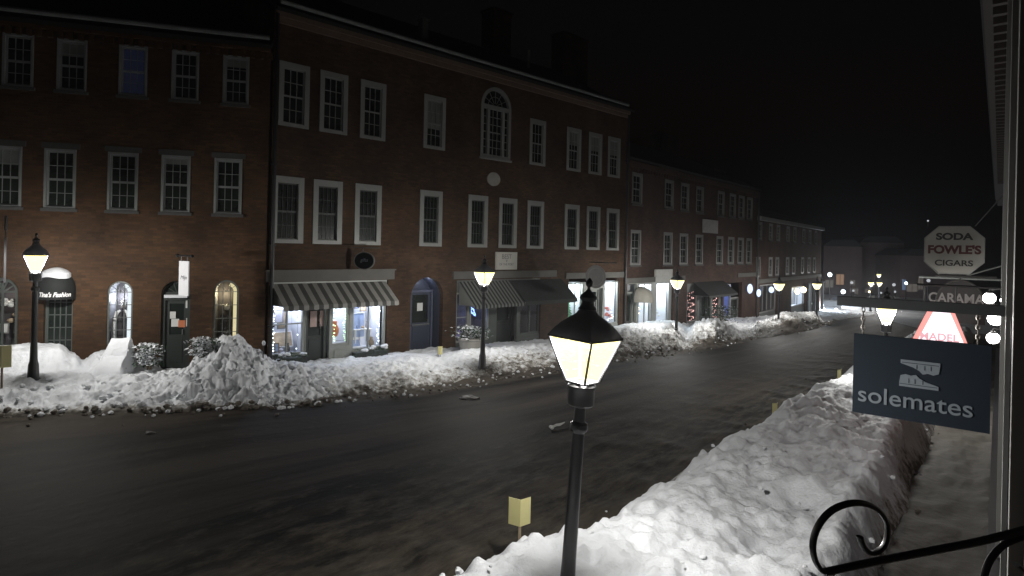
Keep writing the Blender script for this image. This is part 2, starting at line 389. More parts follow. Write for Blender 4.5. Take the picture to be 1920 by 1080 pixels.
# ================================================================== BUILDING A (left, wide brown brick)
tsu, zuB, zuT = facts(FA, A_up); tsl, zlB, zlT = facts(FA, A_lo)
wA_u, wA_l = .70, .74
A_t0, A_t1 = -16.0, FA.un(500,500)[0]-.02
zA_top = mean([FA.un(13,42)[1], FA.un(480,86)[1]])
opsA = [(t-wA_u/2+.02,t+wA_u/2-.02,zuB+.02,zuT-.02) for t in tsu]+[(t-wA_l/2+.02,t+wA_l/2-.02,zlB+.02,zlT-.02) for t in tsl]
def arch_op(fac, x0, x1, ytop, ybot):
    t0 = fac.un(x0,560)[0]; t1 = fac.un(x1,560)[0]; zt = fac.un((x0+x1)/2,ytop)[1]; zb = fac.un((x0+x1)/2,ybot)[1]
    return (t0,t1,zb,zt,(t1-t0)/2)
aShop = arch_op(FA,-32,34,520,672); aTina = arch_op(FA,82,137,520,668); aWin1 = arch_op(FA,201,249,527,646); aDoor = arch_op(FA,302,357,527,694); aWin2 = arch_op(FA,400,448,525,650)
opsA += [aShop,aTina,aWin1,aDoor,aWin2]
zgA = 0.0
bA, roofA = house('brick_building', 'brown brick corner house on the left with five arched ground floor openings', FA, A_t0, A_t1-A_t0, zA_top, 9, 2.6, M_brickA, opsA, zgA, True)
for i, t in enumerate(tsu):
    window(bA, t-A_t0, zuB, wA_u, zuT-zuB, M_thin, .055, .04, 3, 2, True, low=M_bluepane if i == 2 else None, shade=(0,.3,0,0,.2)[i])
for i, t in enumerate(tsl):
    window(bA, t-A_t0, zlB, wA_l, zlT-zlB, M_thin, .055, .04, 3, 2, True, shade=(.28,0,0,.12,0)[i])
# stone lintels, eaves board and gutter, corbel course
LA = A_t1-A_t0
M_archf = mat('arched_frame_paint',(.10,.11,.105),.5); M_indim = mat('interior_dim',(.16,.16,.18),.8)
bb = MB()
for t in tsl: bb.box(t-A_t0-.45,t-A_t0+.45,-.02,.05,zlT+.01,zlT+.16)
bb.build_each('lintel', M_sill, bA)
gz = mean([FA.un(13,24)[1], FA.un(480,68)[1]])-.08
bb = MB(); bb.tube([(0,-.42,gz),(LA,-.42,gz)], .07, 8); bb.build('gutter', M_gutter, bA, smooth=True)
bb = MB(); bb.box(0,LA,-.16,.0,zA_top-.14,zA_top)
x = .1
while x < LA: bb.box(x,x+.11,-.12,-.002,zA_top-.34,zA_top-.141); x += .24
bb.build('cornice', M_brickA, bA)

# ================================================================== BUILDING B (centre, three storeys)
tsu2, zuB2, zuT2 = facts(FB, B_up); tsl2, zlB2, zlT2 = facts(FB, B_lo)
wB = mean([FB.un(*q[1])[0]-FB.un(*q[0])[0] for q in B_lo[:4]]); wBu = mean([FB.un(*q[1])[0]-FB.un(*q[0])[0] for q in B_up[:4]])
LB = tb_end
zB_top = mean([FB.un(640,52)[1], FB.un(900,131)[1], FB.un(1150,202)[1]])
def rB(*a): return rect(FB,*a)
pt0, pt1 = FB.un(901,250)[0], FB.un(957,250)[0]; pz0 = FB.un(928,297)[1]; pz1 = FB.un(930,164)[1]
b1 = rB(505,527,724,676); b1 = (b1[0],b1[1],-.2,FB.un(620,527)[1])
archB = arch_op(FB,770,831,520,664)
b2 = (FB.un(856,560)[0], FB.un(1014,560)[0], -.3, FB.un(930,524)[1])
b3 = (FB.un(1066,560)[0], FB.un(1161,560)[0], -.6, FB.un(1110,522)[1])
opsB = [(t-wBu/2+.02,t+wBu/2-.02,zuB2+.02,zuT2-.02) for t in tsu2]+[(t-wB/2+.02,t+wB/2-.02,zlB2+.02,zlT2-.02) for t in tsl2]
opsB += [(pt0+.03,pt1-.03,pz0+.03,pz1-.03,(pt1-pt0)/2-.03), b1, archB, b2, b3]
bB, roofB = house('brick_building', 'red brown three storey brick block with an arched window above an oval plaque', FB, 0, LB, zB_top, 10, 2.8, M_brickB, opsB, 0, True)
for i, t in enumerate(tsu2):
    window(bB, t, zuB2, wBu, zuT2-zuB2, M_white, .15, .035, 3, 2, False, shade=(0,0,0,.62,0,.36,.40,.42)[i], mun=.02)
for i, t in enumerate(tsl2):
    window(bB, t, zlB2, wB, zlT2-zlB2, M_white, .17, .04, 4, 2, False, mun=.012, sm=mat('grey_green_sash',(.055,.062,.057),.5))
# three-part arched window in the middle
pw = pt1-pt0; px_ = (pt0+pt1)/2; sp = pz1-pz0-pw/2
b = MB(); cas = .13
for s in (-1,1): b.box(min(s*pw/2,s*(pw/2-cas)),max(s*pw/2,s*(pw/2-cas)),-.03,.1,0,sp)
ao = arc_pts(-pw/2,pw/2,sp,sp+pw/2,16); ai = arc_pts(-pw/2+cas,pw/2-cas,sp,sp+pw/2-cas,16)
for k in range(16):
    b.prism([ao[k],ao[k+1],ai[k+1],ai[k]],-.03,.1)
b.box(-pw/2+cas,pw/2-cas,-.026,.1,0,.12); b.box(-pw/2+cas,pw/2-cas,-.026,.1,sp-.1,sp+.06)
inn = pw/2-cas; mid = inn*.5
for s in (-1,1): b.box(min(s*mid,s*(mid+.12)),max(s*mid,s*(mid+.12)),-.02,.1,.12,sp-.1)
hh = sp-.22
for xa,xb,cn in ((-mid,mid,3),(mid+.12,inn,1),(-inn,-mid-.12,1)):
    for i in range(1,cn): xc = xa+(xb-xa)*i/cn; b.box(xc-.011,xc+.011,.05,.085,.12,sp-.1)
    for j in range(1,6): zc = .12+hh*j/6; b.box(xa,xb,.054,.083,zc-(.011 if j!=3 else .022),zc+(.011 if j!=3 else .022))
for k in range(1,6):
    a = PI*k/6; r0,r1 = .12,inn
    b.tube([(r0*math.cos(a),.06,sp+.06+r0*math.sin(a)*.9),(r1*math.cos(a),.06,sp+.03+r1*math.sin(a)*.97)],.011,4)
b.tube([(inn*.55*math.cos(PI*k/12),.06,sp+.06+inn*.55*math.sin(PI*k/12)) for k in range(13)],.012,4)
pal = b.build('window', M_white, bB, (px_,0,pz0))
q = MB(); q.add([(x,.09,z) for x,z in [(-pw/2,0),(pw/2,0)]+arc_pts(-pw/2,pw/2,sp,sp+pw/2,16)[::-1]],[tuple(range(19))])
q.build('pane', M_pane, pal)
q = MB(); q.box(-pw/2-.05,pw/2+.05,-.08,.02,-.08,-.004); q.build('sill', M_white, pal)
# oval plaque
ot, oz = FB.un(925,336)
b = MB(); b.prism([(.34*math.cos(2*PI*i/28),.27*math.sin(2*PI*i/28)) for i in range(28)],-.04,.0)
b.build('plaque', mat('pale_plaque',(.3,.29,.26),.7), bB, (ot,0,oz))
# cornice and gutter
b = MB(); b.box(0,LB,-.14,-.001,zB_top-.16,zB_top); b.box(0,LB,-.07,-.0015,zB_top-.34,zB_top-.161)
b.build('cornice', mat('cornice_brick',(.12,.08,.055),.85,var=.3,scale=5), bB)
gz = mean([FB.un(640,43)[1],FB.un(900,118)[1],FB.un(1150,188)[1]])-.1
b = MB(); b.tube([(0,-.42,gz),(LB-.6,-.42,gz)],.07,8); b.build('gutter', M_gutter, bB, smooth=True)
# downpipe at the joint of the two houses
b = MB(); b.tube([(.05,-.12,-.4),(.05,-.12,zB_top-.1)],.055,8)
for z in (1.2,3.6,6.0): b.box(-.03,.13,-.19,-.02,z,z+.05)
b.build('downpipe', M_black, bB, smooth=True)
b = MB(); b.tube([(LB-.08,-.1,-.8),(LB-.08,-.1,zB_top-.2)],.05,8); b.build('downpipe', M_black, bB, smooth=True)
# chimneys and roof vents (parts of the roof)
def on_roof(fac, px, py, dep):
    a,_ = ray(px,py); n = Vector((-fac.d.y,fac.d.x)); P = fac.P+n*dep
    t = (P.x-a*P.y)/(a*fac.d.y-fac.d.x); Z = P.y+t*fac.d.y
    return t, H+ray(px,py)[1]*Z
for x0,x1,yt,dep in ((915,948,22,5.0),(1046,1092,66,5.0)):
    t0,zt = on_roof(FB,x0,yt,dep); t1,_ = on_roof(FB,x1,yt,dep)
    b = MB(); b.box(t0,t1,dep-.45,dep+.45,zB_top+1.2,zt); b.box(t0-.06,t1+.06,dep-.51,dep+.51,zt,zt+.14)
    b.build('chimney', M_brickB, roofB)
t0,zt = on_roof(FB,794,40,2.0)
b = MB(); b.box(t0-.14,t0+.14,1.85,2.15,zt-.7,zt); b.box(t0-.19,t0+.19,1.8,2.2,zt+.001,zt+.07); b.build('roof_vent', M_gutter, roofB)
t0,zt = on_roof(FB,992,98,2.0)
b = MB(); b.tube([(t0,2.0,zt-.7),(t0,2.0,zt+.1)],.06,8); b.build('roof_vent', M_gutter, roofB)
# parapet block at the right end
b = MB(); b.box(LB-.7,LB+.04,-.05,9.9,zB_top+.001,zB_top+.55); b.build('parapet', M_brickB, bB)

# ================================================================== BUILDINGS C and D
tsu3, zuB3, zuT3 = facts(FC, C_up); tsl3, zlB3, zlT3 = facts(FC, C_lo)
LC = tc_end; zC_top = mean([FC.un(1190,300)[1],FC.un(1410,358)[1]])
zgC = g(*(FC.w(LC/2).xy))
wC = mean([FC.un(*q[1])[0]-FC.un(*q[0])[0] for q in C_up])
opsC = [(t-wC/2+.02,t+wC/2-.02,zuB3+.02,zuT3-.02) for t in tsu3]+[(t-wC/2+.02,t+wC/2-.02,zlB3+.02,zlT3-.02) for t in tsl3]
cfront = (FC.un(1173,560)[0]+.12, FC.un(1261,560)[0], zgC-.6, FC.un(1215,524)[1])
cmid = (FC.un(1288,560)[0], FC.un(1354,560)[0], zgC-.8, FC.un(1320,530)[1])
cright = (FC.un(1357,560)[0], FC.un(1391,560)[0], zgC-.8, FC.un(1375,530)[1])
opsC += [cfront,cmid,cright]
bC, roofC = house('brick_building', 'dark red brick row house with string lit shop door and a blank white wall sign', FC, 0, LC, zC_top, 10, 2.4, M_brickC, opsC, zgC, True, eave=.2)
for t in tsu3: window(bC, t, zuB3-zgC, wC, zuT3-zuB3, M_dull, .12, .04, 2, 2, True, mun=.02)
for t in tsl3: window(bC, t, zlB3-zgC, wC, zlT3-zlB3, M_dull, .12, .04, 2, 2, True, mun=.02)
b = MB(); b.box(0,LC,-.14,-.001,zC_top-zgC-.3,zC_top-zgC-.02)
x = .05
while x < LC: b.box(x,x+.12,-.1,-.002,zC_top-zgC-.5,zC_top-zgC-.301); x += .3
b.build('cornice', M_brickC, bC)
zb_ = FC.un(1300,521)[1]-zgC
b = MB(); b.box(-.02,LC*.36,-.06,-.001,zb_-.12,zb_+.16); b.box(LC*.8,LC,-.06,-.001,zb_-.12,zb_+.16); b.build_each('stone_band', M_stone, bC)
b = MB(); b.tube([(LC-.1,-.1,-.8),(LC-.1,-.1,zC_top-zgC-.1)],.06,8); b.build('downpipe', M_black, bC, smooth=True)
for px0,px1,yt in ((1228,1262,250),(1330,1352,318)):
    t0,zt = on_roof(FC,px0,yt,5); t1,_ = on_roof(FC,px1,yt,5)
    b = MB(); b.box(t0,t1,4.6,5.4,zC_top-zgC+1,zt-zgC); b.box(t0-.05,t1+.05,4.55,5.45,zt-zgC,zt-zgC+.12); b.build('chimney', M_brickC, roofC)

tsu4, zuB4, zuT4 = facts(FD, D_up); tsl4, zlB4, zlT4 = facts(FD, D_lo)
LD = td_end; zD_top = mean([FD.un(1425,404)[1],FD.un(1535,427)[1]])
zgD = g(*(FD.w(LD/2).xy))
wD = 1.0
opsD = [(t-wD/2+.02,t+wD/2-.02,zuB4+.02,zuT4-.02) for t in tsu4]+[(t-wD/2+.02,t+wD/2-.02,zlB4+.02,zlT4-.02) for t in tsl4]
dshop = (FD.un(1484,560)[0],FD.un(1509,560)[0],zgD-.5,FD.un(1495,537)[1]); dsh2 = (FD.un(1424,560)[0],FD.un(1456,560)[0],zgD-.5,FD.un(1440,533)[1])
dsh3 = (FD.un(1514,560)[0],FD.un(1537,560)[0],zgD-.8,FD.un(1526,540)[1])
opsD += [dshop,dsh2,dsh3]
bD, roofD = house('brick_building', 'lowest red brick row house at the far end of the row', FD, 0, LD, zD_top, 10, 1.6, M_brickC, opsD, zgD, True, eave=.2)
for t in tsu4: window(bD, t, zuB4-zgD, wD, zuT4-zuB4, M_dull, .14, .04, 2, 2, True, mun=.02)
for t in tsl4: window(bD, t, zlB4-zgD, wD, zlT4-zlB4, M_dull, .14, .04, 2, 2, True, mun=.02)
b = MB(); b.box(-.1,LD,-.3,-.001,zD_top-zgD-.3,zD_top-zgD-.02); b.build('cornice', M_greytrim, bD)
zb_ = FD.un(1480,522)[1]-zgD
b = MB(); b.box(0,LD,-.08,-.001,zb_-.15,zb_+.15); b.build_each('stone_band', M_stone, bD)

# ------------------------------------------------------------------ shopfront kit
def interior(bld, t0, t1, z0, z1, dep, wm, y0=.2, fm=None):
    b = MB()
    b.quad((t0,dep,z0),(t1,dep,z0),(t1,dep,z1),(t0,dep,z1)); b.quad((t0,y0,z0),(t0,dep,z0),(t0,dep,z1),(t0,y0,z1)); b.quad((t1,y0,z0),(t1,y0,z1),(t1,dep,z1),(t1,dep,z0))
    b.quad((t0,y0,z1),(t1,y0,z1),(t1,dep,z1),(t0,dep,z1)); b.quad((t0,y0,z0),(t1,y0,z0),(t1,dep,z0),(t0,dep,z0))
    return b.build('display_interior', wm, bld)
def shop_window(bld, t0, t1, z0, z1, fm, y=.12, vbars=0, hbars=0, fw=.06, base=None, basem=None, bar=.03):
    b = MB()
    b.box(t0,t0+fw,y-.04,y+.06,z0,z1); b.box(t1-fw,t1,y-.04,y+.06,z0,z1); b.box(t0+fw,t1-fw,y-.036,y+.06,z1-fw,z1); b.box(t0+fw,t1-fw,y-.036,y+.06,z0,z0+fw)
    for i in range(vbars): x = t0+(t1-t0)*(i+1)/(vbars+1); b.box(x-bar/2,x+bar/2,y-.03,y+.04,z0+fw,z1-fw)
    for i in range(hbars): z = z0+(z1-z0)*(i+1)/(hbars+1); b.box(t0+fw,t1-fw,y-.026,y+.036,z-bar/2,z+bar/2)
    o = b.build('display_window', fm, bld)
    q = MB(); q.quad((t0+fw,y,z0+fw),(t1-fw,y,z0+fw),(t1-fw,y,z1-fw),(t0+fw,y,z1-fw)); q.build('pane', M_glass, o)
    if base is not None:
        c = MB(); c.box(t0,t1,y-.06,y+.1,base,z0-.001); c.box(t0+.12,t1-.12,y-.085,y-.058,base+.12,z0-.14); c.build('stall_riser', basem or fm, o)
    return o
def shop_door(bld, t0, t1, z0, z1, fm, y=.3, glass=.5, fr=None, papers=0, name='door'):
    """half glazed door in a frame; glass = share of the height glazed"""
    f = MB(); f.box(t0-.08,t0,y-.1,y+.1,z0,z1+.08); f.box(t1,t1+.08,y-.1,y+.1,z0,z1+.08); f.box(t0,t1,y-.096,y+.1,z1,z1+.08)
    o = f.build('door_frame', fr or fm, bld)
    zg_ = z1-(z1-z0)*glass; b = MB()
    b.box(t0,t1,y-.03,y+.03,z0,zg_); b.box(t0,t0+.1,y-.03,y+.03,zg_,z1); b.box(t1-.1,t1,y-.03,y+.03,zg_,z1); b.box(t0+.1,t1-.1,y-.028,y+.03,z1-.1,z1)
    b.box(t0+.12,t1-.12,y-.045,y-.029,z0+.2,zg_-.12)
    d = b.build(name, fm, bld)
    q = MB(); q.quad((t0+.1,y,zg_),(t1-.1,y,zg_),(t1-.1,y,z1-.1),(t0+.1,y,z1-.1)); q.build('pane', M_pane, d)
    h = MB(); h.tube([(t1-.12,y-.08,z0+1.0),(t1-.12,y-.08,z0+1.14)],.014,6); h.box(t1-.13,t1-.11,y-.08,y-.03,z0+1.0,z0+1.02); h.box(t1-.13,t1-.11,y-.08,y-.03,z0+1.12,z0+1.14); h.build('handle', M_gutter, d)
    return d
def bulbs(name, label, pts, r, m, group='fairy lights in the shop windows', wire=True):
    b = MB()
    for p in pts: b.ball(p, r*rnd.uniform(.7,1.15), 0, 6)
    if wire: b.tube(pts, .006, 4, 1)
    o = b.build(name, [m, M_black]); return tag(o, label, 'string lights', group)
E_cool = emis('cool_bulb', (.8,.95,1), 6); E_warm = emis('warm_bulb', (1,.85,.5), 6); E_green = emis('green_bulb', (.6,1,.5), 3.5); E_pink = emis('pink_bulb', (1,.55,.5), 3.2)
E_blue = emis('blue_neon', (.2,.35,1), 4); E_white = emis('white_globe', (1,.97,.93), 14); E_amber = emis('amber_glow', (1,.86,.4), 9)
E_ice = emis('cool_globe', (.62,.74,1), 1.5)
def wl_(fac, t, y, z): return fac.w(t, y, z)
def jit(p, a): return Vector(p)+Vector((rnd.uniform(-a,a),rnd.uniform(-a,a),rnd.uniform(-a,a)))
def rowpts(a, b, n, j=.04):
    a, b = Vector(a), Vector(b); return [jit(a.lerp(b,i/(n-1)),j) for i in range(n)]
def picture(fac, t, y, z, w, h, tilt, fm, im, label, name='framed_picture', cat='picture'):
    o = thing(name, label, cat, fac.w(t,y,z), fac.rot); o.rotation_euler = (tilt,0,fac.rot)
    b = MB(); f = .03; b.box(-w/2,-w/2+f,-.015,.015,0,h); b.box(w/2-f,w/2,-.015,.015,0,h); b.box(-w/2+f,w/2-f,-.013,.015,0,f); b.box(-w/2+f,w/2-f,-.013,.015,h-f,h); b.build('frame', fm, o)
    b = MB(); b.box(-w/2+f,w/2-f,-.004,.012,f,h-f); b.build('picture_sheet', im, o); return o
M_art1 = mat('art_blue', (.25,.33,.55), .6, var=.7, scale=5); M_art2 = mat('art_tan', (.45,.35,.24), .6, var=.6, scale=7); M_art3 = mat('art_grey', (.4,.4,.46), .6, var=.6, scale=6)
M_paper = mat('paper', (.6,.6,.58), .8, var=.1); M_orange = mat('orange_cloth', (.5,.16,.07), .8); M_bluesheet = mat('pale_blue_board', (.35,.45,.7), .6, var=.3, scale=3)
M_pink = mat('pink_cloth', (.5,.25,.25), .8, var=.4)

# ------------------------------------------------------------------ shop 1 of B (striped awning)
x0,x1,_,zl = b1
SIL = .62
P1 = [FB.un(p,600)[0] for p in (507,513,571,581,615,626,657,661,719,725)]
zt1 = FB.un(620,566)[1]
zw0 = FB.un(545,668)[1]; zw1 = FB.un(690,656)[1]
# lintel
l0,l1 = FB.un(498,515)[0],FB.un(738,515)[0]; lz0,lz1 = FB.un(620,526)[1],FB.un(620,508)[1]
b = MB(); b.box(l0,l1,-.07,.15,lz0,lz1); b.box(l0-.03,l1+.03,-.12,.1,lz1+.001,lz1+.05); b.build_each('lintel', M_stone, bB)
interior(bB, P1[1]-.05, P1[2]+.05, zw0-.02, zt1+.3, 1.1, M_inwhite, .24)
shop_window(bB, P1[0]-.02, P1[2]+.06, zw0, zt1+.35, M_shopgrey, .12, 1, 1, .09, -.2, M_shopgrey, .04)
interior(bB, P1[5], P1[8], zw1-.02, zt1+.3, 1.0, M_inwhite, .24)
shop_window(bB, P1[5]-.06, P1[6], FB.un(641,648)[1], zt1+.35, M_shopgrey, .12, 0, 0, .07, -.2, M_shopgrey)
shop_window(bB, P1[7], P1[9], zw1, zt1+.35, M_shopgrey, .12, 1, 0, .08, -.2, M_shopgrey, .04)
b = MB(); b.box(P1[2]+.061,P1[3]-.09,.06,.2,-.2,zt1+.35); b.box(P1[4]+.09,P1[5]-.061,.06,.2,-.2,zt1+.35); b.box(P1[6]+.001,P1[7]-.001,.06,.2,-.2,zt1+.35)
b.box(x0,x1,.05,.2,zt1+.351,zl); b.build_each('shopfront_panel', M_shopgrey, bB)
d = shop_door(bB, P1[3], P1[4], -.02, zt1+.2, M_dgreen, .35, .62, M_shopgrey)
b = MB()
for i,(dx,dz,w_,h_) in enumerate(((.16,1.95,.2,.25),(.48,1.95,.22,.27),(.16,1.05,.22,.5),(.48,1.05,.26,.5))): b.box(P1[3]+dx,P1[3]+dx+w_,.31,.318,dz,dz+h_)
b.build_each('door_poster', mat('poster_pinkish',(.42,.3,.27),.8,var=.3), d)
# awning
def awning(bld, t0, t1, zt, zb, pr, stripes, mA, mB_, val=.16, side=True, name='awning'):
    b = MB(); n = stripes
    for i in range(n):
        a, c = t0+(t1-t0)*i/n, t0+(t1-t0)*(i+1)/n; m = i % 2
        b.quad((a,-.02,zt),(c,-.02,zt),(c,-pr,zb),(a,-pr,zb),m)
        k = 4
        for j in range(k):
            p0 = a+(c-a)*j/k; p1 = a+(c-a)*(j+1)/k
            s0 = val*(1+.12*math.sin(PI*j/k)); s1 = val*(1+.12*math.sin(PI*(j+1)/k))
            b.quad((p0,-pr,zb),(p1,-pr,zb),(p1,-pr-.012,zb-s1),(p0,-pr-.012,zb-s0),m)
    if side:
        for t in (t0,t1): b.add([(t,-.02,zt),(t,-pr,zb),(t,-.02,zb)],[(0,1,2)],1)
    o = b.build(name, [mA,mB_], bld)
    f = MB(); f.tube([(t0,-pr+.02,zb-.01),(t1,-pr+.02,zb-.01)],.018,6)
    for t in (t0+.03,t1-.03): f.tube([(t,0,zb-.02),(t,-pr+.02,zb-.02)],.016,6)
    f.build('awning_frame', M_gutter, o); return o
M_str1 = mat('awning_cream', (.19,.185,.17), .85, var=.15); M_str2 = mat('awning_grey', (.045,.045,.042), .85, var=.2)
at0 = FB.un(509,545)[0]; at1 = FB.un(722,535)[0]
azt = FB.un(620,530)[1]
awning(bB, at0, at1, azt, azt-.6, .86, 25, M_str1, M_str2, .13)
# display goods and fairy lights
lz = lambda t,y,z: FB.w(t,y,z)
bulbs('string_lights','white bulbs round the left display window under the striped awning', rowpts(lz(P1[1]+.1,.22,zw0+.15),lz(P1[1]+.1,.22,zt1-.05),15,.03)+rowpts(lz(P1[1]+.2,.22,zt1),lz(P1[2]-.15,.22,zt1+.02),8,.04)+rowpts(lz(P1[2]-.1,.22,zt1-.05),lz(P1[2]-.12,.22,zw0+.15),4,.03), .022, E_cool)
bulbs('string_lights','green and white bulbs on the narrow side window beside the shop door', rowpts(lz(P1[5]+.1,.2,zt1-.05),lz(P1[5]+.1,.2,FB.un(640,640)[1]),22,.045)+rowpts(lz(P1[6]-.12,.2,FB.un(640,640)[1]),lz(P1[6]-.12,.2,zt1-.3),18,.045), .021, E_green)
bulbs('string_lights','cool white bulbs down the right edge of the display window beside the brick pier', rowpts(lz(P1[7]+.25,.2,zt1),lz(P1[8]-.1,.2,zt1+.05),8,.05)+rowpts(lz(P1[8]-.07,.2,zt1),lz(P1[8]-.1,.2,zw1+.15),20,.04), .02, E_cool)
picture(FB, P1[1]+.45, .7, zw0+.95, .3, .42, -.05, M_greytrim, M_art3, 'small grey print hanging in the left display window')
picture(FB, P1[1]+.5, .55, zw0+.2, .75, .5, -.35, M_whiteletter, M_art2, 'wide tan picture leaning low in the left display window')
picture(FB, P1[2]-.4, .75, zw0+.75, .28, .55, -.03, M_greytrim, M_art2, 'narrow brown print beside the white post in the left display window')
picture(FB, P1[7]+.45, .5, zw1+.35, .62, .85, -.04, M_whiteletter, M_bluesheet, 'large pale blue poster standing in the right display window')
picture(FB, P1[8]-.38, .7, zt1-.45, .24, .34, 0, M_wood, M_art2, 'little wood framed picture high in the right display window')
def heap(name, label, cat, fac, t, y, z, w, h, m, n=9):
    b = MB()
    for i in range(n):
        a = rnd.uniform(-w/2,w/2); b.ball((a,rnd.uniform(-.12,.12),rnd.uniform(.02,h)), rnd.uniform(.05,.1), 0, 7, .7)
    o = b.build(name, m, None, fac.w(t,y,z), fac.rot, True); return tag(o,label,cat)
def shelf_goods(fac, t0, t1, y, z, label, n, hmax, m1, m2):
    o = thing('display_shelf', label, 'shelf', fac.w((t0+t1)/2,y,z), fac.rot)
    w_ = (t1-t0)/2; b = MB(); b.box(-w_,w_,-.15,.15,0,.03)
    for s in (-w_+.03,w_-.06): b.box(s,s+.03,-.14,.14,-.45,-.001)
    b.build('shelf_board', M_whiteletter, o)
    return o
def jar(fac, t, y, z, h, r, m, label, name='vase', cat='vase'):
    b = MB(); b.lathe([(r*.6,0),(r,h*.25),(r*1.05,h*.5),(r*.5,h*.8),(r*.6,h)],10); o = b.build(name, m, None, fac.w(t,y,z), fac.rot, True); return tag(o,label,cat)
shelf_goods(FB,P1[8]-.85,P1[8]-.2,.55,zw1+.62,'white shelf across the right half of the right display window',3,.2,M_art1,M_art2)
jar(FB,P1[8]-.7,.55,zw1+.65,.2,.06,M_art1,'blue vase at the left end of the white shop window shelf')
jar(FB,P1[8]-.5,.55,zw1+.65,.14,.07,M_art2,'squat tan vase in the middle of the white shop window shelf')
jar(FB,P1[8]-.32,.55,zw1+.65,.24,.05,M_art3,'tall grey vase at the right end of the white shop window shelf')
jar(FB,P1[5]+.3,.5,FB.un(640,640)[1]+.1,.5,.13,M_orange,'tall orange vase behind the narrow side window')
picture(FB, P1[1]+.28, .4, zw0+.08, .16, .3, -.1, M_wood, M_art1, 'small blue card standing at the left foot of the left display window')
picture(FB, P1[2]-.75, .8, zw0+1.25, .22, .28, 0, M_indark, M_paper, 'little white sheet hung at the top of the left display window')
jar(FB,P1[2]-.35,.4,zw0+.05,.3,.08,M_indark,'dark vase at the right foot of the left display window')
jar(FB,P1[2]-.55,.45,zw0+.05,.2,.09,M_art3,'grey pot beside the dark vase in the left display window')
picture(FB, P1[7]+.3, .35, zw1+.06, .5, .3, -.5, M_whiteletter, M_art1, 'blue picture lying tilted at the foot of the right display window')
picture(FB, P1[8]-.62, .75, zt1-.35, .2, .26, 0, M_indark, M_art1, 'dark framed blue print high in the right display window')
jar(FB,P1[8]-.25,.35,zw1+.05,.32,.09,M_wood,'brown urn at the right foot of the right display window')
def window_box(fac, t0, t1, y, z, label, snow=True):
    o = thing('window_box', label, 'planter', fac.w((t0+t1)/2,y,z), fac.rot)
    hw = (t1-t0)/2; b = MB(); b.box(-hw,hw,-.13,.1,-.2,0); b.build('trough', M_dgreen, o)
    b = MB()
    for i in range(int(hw*2*110)):
        c = Vector((rnd.uniform(-hw-.05,hw+.05),rnd.gauss(-.05,.09),rnd.uniform(-.12,.14))); dd = Vector((rnd.gauss(0,1),rnd.gauss(0,1)-.4,rnd.gauss(.1,.8))).normalized()*rnd.uniform(.06,.15); s = dd.orthogonal().normalized()*.018
        b.add([c-s,c+s,c+dd],[(0,1,2)])
    b.build('leaves', M_green, o)
    b = MB()
    for i in range(int(hw*2*9)):
        b.ball((rnd.uniform(-hw,hw),rnd.gauss(-.05,.06),rnd.uniform(.06,.16)),rnd.uniform(.05,.11),0,8,.6)
    b.build('snow_clumps', M_snow, o, smooth=True); return o
window_box(FB,P1[1]+.05,P1[2],-.12,zw0-.02,'snow capped evergreen box under the left display window')
window_box(FB,P1[7],P1[8]+.05,-.12,zw1-.02,'snow capped evergreen box under the right display window')
# ------------------------------------------------------------------ arched passage of B
t0,t1,z0,z1,ar = archB
b = MB(); dp = .8; ap = arc_pts(t0,t1,z1-ar,z1)
for k in range(12): b.quad((ap[k][0],.221,ap[k][1]),(ap[k+1][0],.221,ap[k+1][1]),(ap[k+1][0],dp,ap[k+1][1]),(ap[k][0],dp,ap[k][1]))
b.quad((t0,.221,z0),(t0,.221,z1-ar),(t0,dp,z1-ar),(t0,dp,z0)); b.quad((t1,.221,z0),(t1,dp,z0),(t1,dp,z1-ar),(t1,.221,z1-ar)); b.quad((t0,.221,z0),(t1,.221,z0),(t1,dp,z0),(t0,dp,z0))
b.add([(x,dp,z) for x,z in [(t0,z0),(t1,z0)]+ap[::-1]],[tuple(range(15))]); b.build('passage', M_bluedoor, bB)
d = shop_door(bB, t0+.42, t0+1.32, z0+.03, z0+2.2, M_bluedoor, dp-.12, .52, mat('blue_door_frame',(.08,.09,.13),.5))
b = MB(); b.tube([(t0+.48,dp-.2,z0+1.0),(t0+1.26,dp-.2,z0+1.0)],.03,6); b.build('push_bar', M_gutter, d)
b = MB(); b.box(t0+.75,t0+1.0,dp-.135,dp-.132,z0+1.5,z0+1.8); b.build('door_notice', M_paper, d)
# ------------------------------------------------------------------ shop 2 of B (green awning)
x0,x1,_,zl = b2
Q = [FB.un(p,600)[0] for p in (857,861,880,884,908,936,968,976,1016)]
l0,l1 = FB.un(849,515)[0],FB.un(1042,512)[0]; lz0,lz1 = FB.un(945,521)[1],FB.un(945,508)[1]
b = MB(); b.box(l0,l1,-.07,.15,lz0,lz1); b.build_each('lintel', M_stone, bB)
zt2 = FB.un(930,560)[1]; zb2 = FB.un(890,640)[1]
interior(bB, Q[0], Q[4]+.25, zb2-.05, zt2+.2, .9, M_indark, .24)
shop_window(bB, Q[0]-.03, Q[2]+.04, zb2, zt2+.3, M_shopgrey, .12, 0, 1, .07, -.5, M_ggrey)
shop_window(bB, Q[3]-.03, Q[4]+.3, zb2, zt2+.3, M_shopgrey, .12, 0, 0, .07, -.5, M_ggrey)
interior(bB, Q[7], Q[8], zb2-.05, zt2+.2, .9, M_indark, .24)
shop_window(bB, Q[7]-.05, Q[8], zb2, zt2+.3, M_ggrey, .12, 1, 0, .1, -.5, M_ggrey, .06)
shop_door(bB, Q[5], Q[6], -.2, zt2+.15, M_dgreen, .4, .55, M_dgreen)
